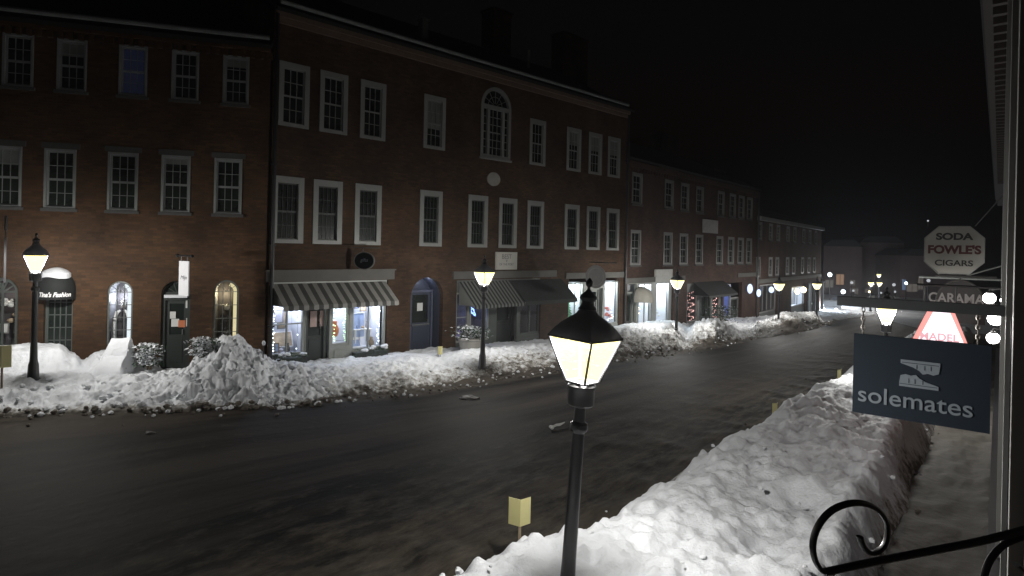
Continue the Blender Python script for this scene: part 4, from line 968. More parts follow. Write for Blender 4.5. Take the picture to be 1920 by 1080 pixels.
lv = [0]*len(road.data.loops); road.data.loops.foreach_get('vertex_index',lv)
buf = []
for vi in lv: buf += [(vi%(NXR+1))/NXR*62.0,(vi//(NXR+1))/NYR]
uvl.data.foreach_set('uv',buf)

# far snow banks: foot on the road, back at the house fronts; rows carry the ridge profile
PROF = [(-260,[(0,796),(.12,766),(.2,735),(.4,706),(.62,702),(.7,690),(.8,660),(.92,652),(1,652)]),
(0,[(0,787),(.1,760),(.2,735),(.4,704),(.6,700),(.66,694),(.75,658),(.9,649),(1,648)]),
(110,[(0,782),(.1,757),(.2,733),(.4,703),(.6,700),(.66,692),(.75,655),(.9,645),(1,643)]),
(140,[(0,782),(.1,757),(.2,733),(.4,703),(.6,700),(.68,692),(.78,670),(.9,664),(1,660)]),
(158,[(0,781),(.1,757),(.2,732),(.4,703),(.6,700),(.68,694),(.8,682),(.9,678),(1,676)]),
(185,[(0,780),(.1,756),(.2,732),(.4,704),(.6,700),(.68,692),(.78,668),(.9,658),(1,657)]),
(250,[(0,779),(.1,755),(.22,732),(.4,706),(.6,700),(.7,688),(.8,668),(.9,662),(1,660)]),
(292,[(0,778),(.1,755),(.22,730),(.4,708),(.6,700),(.75,690),(.9,672),(1,670)]),
(308,[(0,776),(.12,750),(.25,718),(.4,702),(.6,696),(.8,694),(1,694)]),
(350,[(0,774),(.12,745),(.25,706),(.4,690),(.6,690),(.8,691),(1,692)]),
(372,[(0,772),(.1,745),(.25,700),(.45,672),(.6,664),(.8,668),(1,672)]),
(420,[(0,770),(.1,745),(.25,700),(.45,650),(.6,628),(.75,626),(.9,634),(1,640)]),
(452,[(0,769),(.1,745),(.25,702),(.45,656),(.6,634),(.75,634),(1,645)]),
(482,[(0,768),(.1,748),(.25,708),(.45,675),(.6,655),(.75,655),(1,662)]),
(520,[(0,768),(.1,750),(.25,722),(.45,692),(.6,682),(.8,680),(1,676)]),
(575,[(0,765),(.15,738),(.3,708),(.5,692),(.7,686),(1,681)]),
(640,[(0,757),(.15,735),(.3,710),(.5,692),(.7,684),(1,679)]),
(720,[(0,752),(.15,728),(.3,700),(.5,682),(.7,673),(1,669)]),
(780,[(0,745),(.15,722),(.3,695),(.45,675),(.6,667),(.8,664),(1,663)]),
(830,[(0,735),(.15,715),(.3,692),(.45,678),(.6,670),(.8,664),(1,661)]),
(870,[(0,728),(.15,708),(.3,680),(.45,662),(.6,655),(.8,653),(1,653)]),
(950,[(0,715),(.15,695),(.3,668),(.45,654),(.6,649),(.8,648),(1,648)]),
(1040,[(0,700),(.15,680),(.3,655),(.45,645),(.6,641),(1,638)]),
(1170,[(0,680),(.15,662),(.3,640),(.45,622),(.6,616),(.8,614),(1,613)]),
(1240,[(0,670),(.15,650),(.3,630),(.45,620),(.6,613),(1,608)]),
(1262,[(0,667),(.15,645),(.3,624),(.45,614),(.6,612),(1,607)]),
(1290,[(0,662),(.15,652),(.3,645),(.45,636),(.6,628),(1,613)]),
(1308,[(0,659),(.15,638),(.3,615),(.45,608),(.6,612),(1,609)]),
(1340,[(0,655),(.12,630),(.25,607),(.4,603),(.6,608),(1,606)]),
(1388,[(0,645),(.12,638),(.25,632),(.4,624),(.6,617),(1,602)]),
(1405,[(0,641),(.15,632),(.3,622),(.6,614),(1,600)]),
(1440,[(0,634),(.15,612),(.3,604),(.5,604),(1,598)]),
(1478,[(0,628),(.1,600),(.25,586),(.5,588),(1,592)]),
(1528,[(0,618),(.1,598),(.25,584),(.5,588),(1,588)]),
(1545,[(0,612),(.15,604),(.4,599),(1,590)]),(1640,[(0,594),(.2,590),(.5,588),(1,585)])]
def prof_y(px, s):
    px = min(max(px,PROF[0][0]),PROF[-1][0])
    for (xa,pa),(xb,pb) in zip(PROF,PROF[1:]):
        if px <= xb:
            t = (px-xa)/(xb-xa); t = t*t*(3-2*t) if xb-xa < 40 else t
            return lerp_tab(pa,s)*(1-t)+lerp_tab(pb,s)*t-6*sstep(1100,1190,px)*sstep(0,.3,s)*(1-sstep(1440,1500,px))
def facade_hit(px):
    if px <= 503: f_ = FA
    elif px <= 1172: f_ = FB
    elif px <= 1419: f_ = FC
    else: f_ = FD
    t,_ = f_.un(px,560); return f_.w(t)
NXS,NYS = 760,130
def sfn(i,j):
    px = -260+1900*i; s = j*1.04
    fp = on_ground(px, prof_y(px,0)); bp_ = facade_hit(px)
    p = fp.lerp(bp_, s); s1 = min(s,1)
    y = prof_y(px,s1); _,bq = ray(px,y)
    z = H+bq*p.y*(1 if s<=1 else (fp.lerp(bp_,1)).y/p.y)
    h = z-g(p.x,p.y)
    rough = .55+.9*math.exp(-((px-470)/120)**2)+.8*math.exp(-((px-1350)/200)**2)
    env = min(1,s1*9)*(1 if s1<.6 else .55)
    q = Vector((p.x,p.y,z*1.4))
    nz = noise.fractal(q*1.5,.7,2.1,5)*.085 + (abs(noise.noise(q*3.1))-.25)*.10*rough
    d,_pts = noise.voronoi(q*2.6)
    nz += (.32-d[0])*.07*rough
    d2,_p2 = noise.voronoi(q*Vector((5.5,5.5,3.2)))
    nz += (noise.turbulence(q*3.0,4,True,amplitude_scale=.6,frequency_scale=2.1)-.55)*.20*rough+(.3-d2[0])*.07*rough
    if h < .05: h = .05*s1
    z2 = g(p.x,p.y)+max(-.03+.0*s1, h+nz*env) - (.05 if s1 < .012 else 0)
    lat = noise.noise(q*2.3)*.12*env*rough
    dirt_and_tone = max(0,1-s1/.14)*.95+.2*max(0,noise.noise(Vector((p.x*.8,p.y*.8,5)))+.05)+.85*sstep(540,660,px)*(1-.45*sstep(1150,1300,px))*max(0,1-s1/.5)+.02+.12*sstep(900,1250,px)  # dirt at the foot, plus a darker front slope right of the left house
    return (Vector((p.x+lat*.3,p.y-lat,z2)),min(1,dirt_and_tone))
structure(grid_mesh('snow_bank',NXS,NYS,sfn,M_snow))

# near bank between road and sidewalk
def nb_h(u, v):
    edge_path = -.98+.12*noise.noise(Vector((u*.7,0,9))); 
    foot = lerp_tab(((0,-4.85),(4.2,-4.62),(5.6,-4.33),(6.6,-4.2),(10,-4.2),(13,-3.95),(17,-3.9),(23,-4.1),(60,-4.1)),u)+.12*noise.noise(Vector((u*.8,2,4)))+.05*math.sin(u*2.3)
    top = .80+.12*math.sin(u*.55+.4)+.10*noise.noise(Vector((u*.5,v*.5,7)))
    if u > 30: top *= .8
    r = sstep(edge_path+.04,edge_path-.5,v) if v > -1.8 else 1
    f_ = sstep(foot,foot+1.0,v)
    hollow = -.16*math.exp(-((v+1.9)/.45)**2)*(.5+.5*math.sin(u*1.1))
    return top, r, f_, hollow
NXN,NYN = 640,150
def nfn(i,j):
    u = .5+ 46*(i**1.6); v = -5.3+4.5*j
    top,r,f_,hol = nb_h(u,v)
    p = XY(u,v); env = min(r,f_)
    q = Vector((p.x,p.y,0))
    nz = noise.fractal(q*1.2,.75,2.1,6)*.13+(abs(noise.noise(q*2.4))-.25)*.10+max(0,noise.noise(q*5.5)-.12)*.16*sstep(-.1,.25,noise.noise(q*.6+Vector((5,0,0))))
    nz += .035*noise.noise(q*8.0)+.02*noise.noise(q*17.0)-.10*max(0,noise.noise(q*3.3+Vector((9,2,0)))-.35)
    d,_p = noise.voronoi(q*2.0+Vector((0,0,3)))
    nz += (.3-d[0])*.14*(.4+.6*sstep(.1,-.3,noise.noise(q*.4)))
    hh_ = (top+hol)*r*f_
    z = g(p.x,p.y)+hh_+nz*min(1,env*1.5)-.05*(1-min(1,env*8))
    dirt_and_tone = max(0,1-f_*2.2)*.75+max(0,1-r*1.2)*.6+.22*max(0,noise.noise(q*.55+Vector((3,1,0))))
    if 9 < u < 16: dirt_and_tone += .22*max(0,noise.noise(q*.9)+.1)
    return (Vector((p.x,p.y,z)),min(1,dirt_and_tone))
structure(grid_mesh('snow_bank',NXN,NYN,nfn,M_snow))
def rubble(label_unused=None):
    b = MB()
    def blob(p, r, m):
        vs = []; a0 = rnd.uniform(0,6)
        for j,(rr_,zz_) in enumerate(((.5,-.5),(1,-.05),(.85,.45),(.3,.75))):
            for i in range(6):
                a = a0+PI/3*i; k = rnd.uniform(.7,1.25); vs.append((p[0]+r*rr_*k*math.cos(a),p[1]+r*rr_*k*math.sin(a),p[2]+r*zz_*rnd.uniform(.8,1.2)))
        b.add(vs,[(j*6+i,j*6+(i+1)%6,(j+1)*6+(i+1)%6,(j+1)*6+i) for j in range(3) for i in range(6)]+[tuple(range(5,-1,-1)),tuple(range(18,24))],m)
    for k in range(480):                       # foot of the far bank
        px = rnd.uniform(-60,1560); s_ = abs(rnd.gauss(0,.07)) if rnd.random() < .7 else rnd.uniform(0,.35)
        r = rnd.uniform(.02,.06) if px > 620 else rnd.uniform(.025,.085)
        fp = on_ground(px, prof_y(px,0)); p = fp.lerp(facade_hit(px),s_); _,bq = ray(px,prof_y(px,s_))
        if rnd.random() < .07: p = fp-(facade_hit(px)-fp).normalized()*abs(rnd.gauss(0,.35)); blob((p.x,p.y,g(p.x,p.y)+.02),r*.6,1 if rnd.random()<.6 else 0)
        else: blob((p.x,p.y,H+bq*p.y+.01),r,1 if s_<.07 and rnd.random()<.7 else 0)
    for k in range(150):                        # near bank
        u = 1.5+30*rnd.random()**1.6; v = rnd.choice((rnd.gauss(-4.0,.25),rnd.uniform(-4.2,-1.0),rnd.gauss(-1.0,.12)))
        top,r_,f_,hol = nb_h(u,v); p = XY(u,v); r = rnd.uniform(.012,.045)
        if rnd.random()<.08: r *= 1.8
        blob((p.x,p.y,g(p.x,p.y)+(top+hol)*r_*f_+.02),r,1 if (f_<.15 or r_<.3) and rnd.random()<.5 else 0)
    o = b.build('snow_rubble',[M_snow,MATS['rubble_dirt']]); o['kind'] = 'stuff'
mat('rubble_dirt',(.10,.085,.068),.85,var=.5,scale=6)
rubble()
M_path = mat('trodden_brown_snow', (.07,.063,.052), .85, var=.5, scale=3.5, bump=.7, bscale=9)
def pfn(i,j):
    u = .3+50*(i**1.4); v = -1.25+1.6*j; p = XY(u,v)
    q = Vector((p.x,p.y,0))
    hump = .16*sstep(-.28,.02,v)*max(0,noise.noise(q*1.4)+.35)
    return (Vector((p.x,p.y,g(p.x,p.y)+.045+.05*noise.fractal(q*2.0,.8,2,5)+hump)), .45-.5*sstep(-.3,-.1,v)*max(0,noise.noise(q*1.4)+.3))
structure(grid_mesh('sidewalk',300,40,pfn,M_path))

# ================================================================== STREET LAMPS
def make_lamp_glass():
    m = bpy.data.materials.new('lit_lantern_glass'); m.use_nodes = True; n,l = m.node_tree.nodes,m.node_tree.links
    n.remove(n['Principled BSDF']); t = n.new('ShaderNodeBsdfTransparent'); e = n.new('ShaderNodeEmission'); a = n.new('ShaderNodeAddShader')
    e.inputs[0].default_value = (1,.87,.33,1); e.inputs[1].default_value = 1.25; t.inputs[0].default_value = (.95,.95,.95,1)
    l.new(t.outputs[0],a.inputs[0]); l.new(e.outputs[0],a.inputs[1]); l.new(a.outputs[0],n['Material Output'].inputs[0]); return m
M_lampglass = make_lamp_glass()
ZT,ZB = 2.95,2.56; RT,RB = .325,.14
def make_lamp(label):
    o = thing('street_lamp', label, 'street lamp', (0,0,0), 0, 'black lantern street lamps along the street')
    b = MB(); b.lathe([(.14,0),(.14,.12),(.115,.16),(.10,.45),(.08,.52),(.075,.6),(.062,1.0),(.056,1.9),(.054,2.12),(.075,2.14),(.08,2.17),(.075,2.2),(.05,2.22),(.048,2.36)],16); b.build('post', M_black, o, smooth=True)
    b = MB(); b.lathe([(.05,2.34),(.10,2.355),(.118,2.37),(.118,2.50),(.125,2.51),(.125,2.53),(.1,2.555)],16); b.build('collar', M_black, o, smooth=True)
    b = MB()
    for k in range(4):
        a0,a1 = PI/2*k,PI/2*(k+1)
        c = lambda r,a,z: (r*math.cos(a),r*math.sin(a),z)
        i_ = .985
        b.quad(c(RB*i_,a0,ZB+.012),c(RB*i_,a1,ZB+.012),c(RT*i_,a1,ZT),c(RT*i_,a0,ZT))
    b.build('lantern_pane', M_lampglass, o)
    b = MB()
    for k in range(4):
        a = PI/2*k; b.tube([(RB*math.cos(a),RB*math.sin(a),ZB),(RT*math.cos(a),RT*math.sin(a),ZT+.01)],.011,6)
        a1 = a+PI/2
        b.tube([(RT*math.cos(a),RT*math.sin(a),ZT),(RT*math.cos(a1),RT*math.sin(a1),ZT)],.010,5); b.tube([(RB*math.cos(a),RB*math.sin(a),ZB),(RB*math.cos(a1),RB*math.sin(a1),ZB)],.012,5)
    b.build('lantern_frame', M_black, o, smooth=True)
    b = MB()
    # square bell-shaped hood, hollow underneath, rising into a round chimney
    prof = [(.334,-.012),(.334,.006),(.324,.035),(.297,.075),(.252,.12),(.192,.16),(.126,.198),(.07,.24)]
    seg = 16; vs = []; fs = []
    for j,(r_,z_) in enumerate(prof):
        sq = max(0,1-j/6.5)
        for i in range(seg):
            a = 2*PI*i/seg; rq = 1/(abs(math.cos(a))+abs(math.sin(a)))
            rad = r_*(sq*rq+(1-sq)*1.0*(.78 if j<7 else 1)); vs.append((rad*math.cos(a),rad*math.sin(a),ZT+z_))
    for j in range(len(prof)-1):
        for i in range(seg): fs.append((j*seg+i,j*seg+(i+1)%seg,(j+1)*seg+(i+1)%seg,(j+1)*seg+i))
    b.add(vs,fs); b.build('lantern_roof', mat('lantern_roof_paint',(.075,.075,.08),.45,var=.25,scale=9), o, smooth=True)  # roof greyer than the black metal: lamp glare put into its colour
    b = MB(); b.lathe([(.055,.225),(.082,.238),(.08,.25),(.062,.27),(.058,.31),(.078,.335),(.08,.345),(.05,.375),(.028,.395),(.016,.41),(.014,.43),(.03,.445),(.034,.465),(.026,.485),(.006,.51)],12,(0,0,ZT)); b.build('finial', M_black, o, smooth=True)
    lamp_light('bulb',(0,0,2.85),POW,(1,.98,.935),.13,o)
    return o
POW = 560
lamp0 = make_lamp('nearest street lamp, its tall black post standing in the snow bank')
def put_lamp(o, px, py, Z, rz=0, lean=0, base=None):
    p = at(px,py,Z); o.location = (p.x,p.y,p.z-2.755); o.rotation_euler = (0,lean,rz); return o
# the near lamp leans: place the foot, then tilt about it
foot = at(1065,1075,5.3)
o = lamp0; lean = .052
o.rotation_euler = (0,lean,R(2)); o.location = (foot.x-math.sin(lean)*foot.z, foot.y, 0.0)
for px,py,Z,rz,lab in ((67,494,14.0,-7,'leftmost street lamp, in front of the brown brick house'),(908,522,18.3,3,'street lamp before the green awning shop, right of the arched passage'),(1270,533,27.6,-15,'street lamp before the dark red house, beside its bright tall windows'),(1461,538,36,-24,'street lamp at the far house, beside the big snow heap'),(1532,537,43,-26,'farthest street lamp of the row, at the last house corner'),(1662,592,15.0,14,'street lamp glowing just above the navy shop sign')):
    c = copy_tree(lamp0); put_lamp(c,px,py,Z,R(rz)); c['label'] = lab
    if px == 1532: FAR5 = c
for px,py,Z,lab in ((1633,533,62,'distant lantern left of the two stacked distant lights'),(1649,533,66,'lower of the two stacked distant lanterns'),(1648,517,80,'upper of the two stacked distant lanterns')):
    c = copy_tree(lamp0); put_lamp(c,px,py,Z,.5); c['label'] = lab

for ch in lamp0.children:
    if ch.type == 'LIGHT': ch.data = ch.data.copy(); ch.data.energy = POW*.82
# ================================================================== MARKERS, SMALL THINGS
def make_marker(label, w_=.25, h_=.30, st=.45):
    o = thing('snow_marker', label, 'snow marker', (0,0,0), 0, 'yellow folded snow markers on stakes')
    b = MB()
    a = R(35)
    for s in (-1,1):
        x_,y_ = s*w_/2*1.0, w_/2*math.tan(a)
        b.add([(0,0,0),(x_,y_,0),(x_,y_,h_),(0,0,h_),(0,.012,0),(x_,y_+.012,0),(x_,y_+.012,h_),(0,.012,h_)],[(0,1,2,3),(4,7,6,5),(0,4,5,1),(3,2,6,7),(1,5,6,2)])
    b.build('panel', M_yellow, o)
    b = MB(); b.box(-.015,.015,.013,.043,-st,h_*.8); b.build('stake', M_wood, o); return o
mk0 = make_marker('largest yellow marker, at the near edge left of the lamp post')
mk0.location = at(975,988,6.9); mk0.rotation_euler = (0,0,R(4))
for px,py,Z,rz,sc_,lab in ((1457,780,11.6,30,.8,'yellow marker at the road edge halfway to the navy sign'),(1577,712,15,30,.8,'yellow marker at the road edge close to the navy sign'),(826,665,20.2,20,.9,'thin yellow marker on the snow before the arched passage'),(2,690,13.4,10,1.6,'yellow marker cut by the left picture edge'),(1271,628,30,20,.9,'small yellow marker on the far snow under the third lantern')):
    c = copy_tree(mk0); c.location = at(px,py,Z); c.rotation_euler = (0,0,R(rz)); c.scale = (sc_*.7,sc_*.7,sc_); c['label'] = lab
# thin stake with a white top by the house corner
o = thing('snow_stake','thin dark stake with a white top by the corner of the brown house','stake',at(492,690,16.2))
b = MB(); b.tube([(0,0,-.3),(.02,0,.62)],.014,6); b.build('pole', M_black, o); b = MB(); b.ball((.02,0,.66),.05,0,8,1.4); b.build('cap', M_snow, o, smooth=True)
# planter with snowy plants before shop 2
o = thing('planter','round planter heaped with snowy plants under the green awning','planter',at(884,654,21.5))
b = MB(); b.lathe([(.32,-.3),(.42,.1),(.46,.32),(.5,.34),(.5,.38),(.42,.38)],18); b.build('bowl', mat('planter_clay',(.22,.21,.19),.8), o, smooth=True)
b = MB()
for i in range(260):
    c = Vector((rnd.gauss(0,.28),rnd.gauss(0,.22),rnd.uniform(.35,.75))); d = Vector((rnd.gauss(0,1),rnd.gauss(0,1),rnd.gauss(0,.8))).normalized()*.12; s = d.orthogonal().normalized()*.025; b.add([c-s,c+s,c+d],[(0,1,2)])
b.build('leaves', M_green, o)
b = MB()
for i in range(320):
    c = Vector((rnd.gauss(0,.26),rnd.gauss(-.05,.2),rnd.uniform(.4,.8))); d = Vector((rnd.gauss(0,1),rnd.gauss(0,1),rnd.gauss(-.2,.4))).normalized()*rnd.uniform(.06,.13); sd = Vector((-d.y,d.x,.01)).normalized()*rnd.uniform(.025,.06)
    b.add([c-sd,c+d*.5-sd*.6,c+d,c+d*.45+sd*.8,c+sd*.7],[(0,1,2,3,4)])
b.build('snow_clumps', M_snow, o, smooth=True)
# snow-laden shrub left of the big heap
def shrub(label, p, w_, h_, n, snow=1):
    o = thing('shrub', label, 'shrub', p)
    b = MB()
    for i in range(5): a = i*1.3; b.tube([(0,0,-.2),(.1*math.cos(a),.1*math.sin(a),h_*.4),(.3*w_*math.cos(a),.3*w_*math.sin(a),h_*.8)],[.02,.014,.006],5)
    b.build('stem', M_wood, o)
    b = MB()
    for i in range(n):
        c = Vector((rnd.gauss(0,w_*.32),rnd.gauss(0,w_*.28),rnd.uniform(.05,h_))); d = Vector((rnd.gauss(0,1),rnd.gauss(0,1),rnd.gauss(0,.8))).normalized()*.1; s = d.orthogonal().normalized()*.03; b.add([c-s,c+d*.5-s*.2,c+d,c+s],[(0,1,2,3)])
    b.build('leaves', M_green, o)
    b = MB()
    for i in range(int(n*1.3*snow)):
        c = Vector((rnd.gauss(0,w_*.3),rnd.gauss(-.1,w_*.25),rnd.uniform(h_*.2,h_*1.05))); d = Vector((rnd.gauss(0,1),rnd.gauss(0,1),rnd.gauss(-.2,.4))).normalized()*rnd.uniform(.05,.11); sd = Vector((-d.y,d.x,rnd.gauss(0,.02))).normalized()*rnd.uniform(.02,.05); up = Vector((0,0,rnd.uniform(.015,.04)))
        b.add([c-sd,c+d*.5-sd*.6+up,c+d,c+d*.45+sd*.8+up*.5,c+sd*.7],[(0,1,2,3,4)])
    b.build('snow_clumps', M_snow, o, smooth=True); return o
shrub('snow laden shrub between the green arched door and the big snow heap', at(382,672,15.6), .42, .5, 420)
shrub('snow covered bush beside the buried chair left of the green arched door', at(280,690,15.9), .5, .6, 300)
shrub('dark shrub below the right pink fairy lights on the far sidewalk', at(1352,604,34), 1.2, .9, 620, .12)
# snow-covered garden chair under the arched window
def lump(b, x0,x1,y0,y1,z0,h_,nx=14,ny=10):
    vs=[];fs=[]
    for j in range(ny+1):
        for i in range(nx+1):
            a,c = i/nx,j/ny; e_ = min(1,6*a,6*(1-a),5*c,5*(1-c)); x=x0+(x1-x0)*a;y=y0+(y1-y0)*c
            vs.append((x,y,z0+h_*math.sqrt(e_)*(.85+.3*noise.noise(Vector((x*3,y*3,z0))))))
    for j in range(ny):
        for i in range(nx): fs.append((j*(nx+1)+i,j*(nx+1)+i+1,(j+1)*(nx+1)+i+1,(j+1)*(nx+1)+i))
    b.add(vs,fs)
pc = at(214,694,15.4)
o = thing('garden_chair','snow covered garden chair under the white lit arched window','chair',pc,FA.rot)
b = MB(); b.box(-.30,.30,-.3,.25,.1,.15); b.build('seat', M_wood, o)
b = MB(); b.xf = Matrix.Rotation(R(-16),4,'X'); b.box(-.2,.32,.14,.17,.15,.62); b.build('backrest', M_wood, o)
for x_ in (-.34,.29):
    for y_ in (-.3,.2): b = MB(); b.box(x_,x_+.05,y_,y_+.05,-.4,.099); b.build('leg', M_wood, o)
b = MB(); vs = []; fs = []
secs = [(-.62,-.46,.46,-.25),(-.5,-.42,.40,.02),(-.38,-.38,.40,.22),(-.2,-.36,.38,.30),(.0,-.33,.38,.36),(.12,-.27,.38,.66),(.26,-.25,.38,.76),(.42,-.25,.38,.7),(.6,-.3,.42,-.2)]
for y_,xa,xb,zt_ in secs:
    for i in range(13):
        a = i/12; e_ = min(1,7*a,7*(1-a))**.6; x = xa+(xb-xa)*a
        vs.append((x-(.26 if a<.5 else -.03)*(1-e_),y_,-.3+(zt_+.3)*e_+.035*noise.noise(Vector((x*5,y_*5,1)))))
for j in range(len(secs)-1):
    for i in range(12): fs.append((j*13+i,j*13+i+1,(j+1)*13+i+1,(j+1)*13+i))
b.add(vs,fs); b.build('snow_cover', M_snow, o, smooth=True)
# lumps of dirty ice lying on the road and bank
def chunk(label, p, r, m, name='ice_chunk', cat='ice chunk', sx=1.4):
    bm = bmesh.new(); bmesh.ops.create_icosphere(bm, subdivisions=3, radius=1)
    for v in bm.verts:
        k = 1+.5*noise.noise(v.co*1.3+Vector(p))+.2*noise.noise(v.co*3.7+Vector(p)); v.co = Vector((v.co.x*r*sx*k,v.co.y*r*k,v.co.z*r*.6*k))
    me = bpy.data.meshes.new(name); bm.to_mesh(me); bm.free(); me.materials.append(m)
    o = link(name, me, None, p); return tag(o,label,cat)
M_dirtyice = mat('dirty_ice',(.06,.055,.05),.6,var=.5,scale=8,bump=.5)
chunk('dark lump of dirty ice on the road before the arched passage', on_ground(880,748), .13, M_dirtyice, sx=1.8)
chunk('dark stone grey lump stuck in the far snow below the arched passage', at(801,696,18.3), .16, M_dirtyice)
chunk('small black lump alone on the left part of the road', on_ground(281,812), .07, M_dirtyice)
o = thing('paper_scrap','curled white scrap lying on the road left of the near lamp post','litter',on_ground(1045,802,.03))
b = MB(); b.tube([(-.1,-.05,.03),(-.02,.02,.05),(.06,.12,.03),(.17,.2,.06)],[.03,.028,.03,.012],6,flat=Vector((0,0,1))); b.build('strip', mat('white_scrap',(.6,.6,.58),.6), o, smooth=True)
b = MB(); b.ball((-.13,-.05,.03),.05,0,8,.7); b.ball((-.12,-.14,.03),.04,0,8,.7); b.build('crumple', MATS['white_scrap'], o, smooth=True)

# ================================================================== RIGHT SIDE: near house row, signs
SROT = R(-38.5)
def wallpos(u, v, z): p = XY(u,v); return Vector((p.x,p.y,z))
o = thing('corner_building','dark trimmed shop building along the right picture edge','building',wallpos(0,0,0),R(51.5))
# local x = down the street, local y = away from the street is -v... (x along STREET, y toward -ACROSS)
M_nb = mat('brown_clapboard',(.05,.038,.032),.7,var=.3,scale=2); M_nb2 = mat('panel_brown_grey',(.10,.085,.075),.6,var=.25,scale=2); M_nbt = mat('grey_pilaster',(.23,.23,.22),.5,var=.2,scale=1.5); M_nbd = mat('dark_door_trim',(.02,.02,.024),.4,var=.3)
W = lambda b,u0,u1,v0,v1,z0,z1: b.box(u0,u1,-v1,-v0,z0,z1)
b = MB(); W(b,1.2,60,.10,4,-2.4,8.1); b.build('wall', M_nb, o)
b = MB(); W(b,3.35,3.62,.05,.099,-.2,7.7); W(b,4.75,5.1,.035,.099,-.2,7.7); W(b,9,9.5,.02,.099,-.3,7.7); b.build_each('pilaster', M_nbt, o)
b = MB(); W(b,3.63,3.98,.075,.099,-.2,7.6); W(b,5.25,8.9,.06,.0985,3.05,7.6); b.build_each('wall_panel', M_nb2, o)
b = MB(); W(b,4.05,4.72,.085,.0995,.5,3.3); W(b,5.2,8.9,.085,.0995,.6,3.0); b.build_each('display_window', mat('street_pane',(.02,.022,.03),.06,var=.3), o)
b = MB(); W(b,4.0,4.05,.05,.099,-.2,3.4); W(b,5.16,5.22,.04,.099,-.2,3.9); b.build_each('window_trim', M_nbd, o)
b = MB(); W(b,2.5,60,-.30,.11,8.0,8.25); W(b,2.5,60,-.2,.10,7.75,7.999)
u_ = 2.6
while u_ < 40: W(b,u_,u_+.12,-.15,.1,7.5,7.749); u_ += .5
b.build('cornice', M_nb, o)
b = MB(); W(b,2.5,60,-.35,4.2,8.251,8.4); b.build('roof', M_roof, o)
b = MB(); W(b,3.3,30,-.06,.099,-2,.28); b.build('plinth', M_nbd, o)

def wall_sign_frame(name, label, cat, px0, py0, px1, py1, u, group=None):
    """a board hanging square to the wall at distance u down the street; returns empty at its centre and half sizes"""
    def v_at(px, py):
        k,_ = ray(px,py)           # (S38 u + C38 v) = k (C38 u - S38 v)
        return u*(k*C38-S38)/(C38+k*S38)
    ym = (py0+py1)/2
    v0,v1 = v_at(px0,ym),v_at(px1,ym); vm = (v0+v1)/2; c = XY(u,vm)
    xm = (px0+px1)/2
    z0 = H+ray(xm,py1)[1]*c.y; z1 = H+ray(xm,py0)[1]*c.y
    return thing(name,label,cat,(c.x,c.y,(z0+z1)/2),SROT,group), (v1-v0)/2, (z1-z0)/2, vm
# navy shoe-shop sign
o,hw,hh,vm = wall_sign_frame('hanging_sign','navy hanging sign with shoe emblem and the word solemates','sign',1600,636,1858,791,5.6)
b = MB(); b.box(-hw,hw,-.018,.018,-hh,hh); b.build('board', M_navy, o)
text('lettering','solemates',.178,M_logogrey,o,(-.03,-.021,-hh*.52),ext=.002,bold=.001,sx=1.04)
lg = MB()
def shoe(flip):
    # sneaker seen from the side: sole, toe slope, ankle
    pts = [(-.125,0),(.125,0),(.125,.028),(.1,.036),(.045,.052),(.005,.074),(-.018,.098),(-.05,.088),(-.085,.096),(-.118,.082),(-.125,.03)]
    if flip: pts = [(-x,-z) for x,z in pts]
    return pts
lg.prism([(x+.005,z-.0) for x,z in shoe(False)],-.023,-.017); lg.prism([(x+.012,z+.205) for x,z in shoe(True)],-.023,-.017)
lg.build('emblem', M_logogrey, o, (-.0,0,-.055))
lg = MB(); lg.box(-.118,.12,-.0245,-.0225,.018,.022); lg.box(-.105,.13,-.0245,-.0225,.182,.186)
for x_ in (-.06,-.02,.03): lg.box(x_,x_+.004,-.0245,-.0225,.03,.065)
for x_ in (.08,.04,-.01): lg.box(x_,x_+.004,-.0245,-.0225,.14,.175)
lg.build_each('emblem_line', M_navy, o, (0,0,-.055))
ch = MB()
for x_ in (-hw+.06,hw-.08):
    for k in range(6): ch.tube([(x_+.012*math.cos(a*PI/4)*(k%2),.012*math.cos(a*PI/4)*((k+1)%2),hh+.02+.035*k+.022*math.sin(a*PI/4)) for a in range(9)],.005,4)
ch.build('chain', mat('chain_metal',(.3,.28,.26),.4,metal=.6), o)
ZS = o.location.z+hh
# arm that carries it
arm = thing('sign_bracket','dark grey timber arm across the street that carries the navy sign','bracket',XY(5.6,0)+Vector((0,0,ZS+.2)),SROT)
b = MB(); b.box(-1.03,.12,-.04,.04,.018,.092); b.build('arm', mat('grey_arm',(.028,.031,.034),.6,var=.2), arm)
b = MB(); b.box(.07,.1,-.08,.08,-.2,.25); b.build('wall_plate', M_black, arm)
# octagon sign
o,hw,hh,vm = wall_sign_frame('hanging_sign','white octagonal sign reading SODA FOWLE\'S CIGARS','sign',1733,424,1847,514,19)
k_ = .30
b = MB(); oct_ = [(-hw+k_,-hh),(hw-k_,-hh),(hw,-hh+k_),(hw,hh-k_),(hw-k_,hh),(-hw+k_,hh),(-hw,hh-k_),(-hw,-hh+k_)]
b.prism(oct_,-.05,.05); b.build('board', M_signwhite, o)
b = MB(); b.tube([(x*.985,-.052,z*.985) for x,z in oct_]+[(oct_[0][0]*.985,-.052,oct_[0][1]*.985)],.012,4); b.build('rim', M_greytrim, o)
text('lettering','SODA',.23,M_letter,o,(0,-.055,hh*.55),ext=.003,bold=.010,sx=1.2)
text('lettering',"FOWLE'S",.28,M_redletter,o,(0,-.055,.0),ext=.003,bold=.013,sx=.98)
text('lettering','CIGARS',.2,M_letter,o,(0,-.055,-hh*.55),ext=.003,bold=.005,sx=1.15)
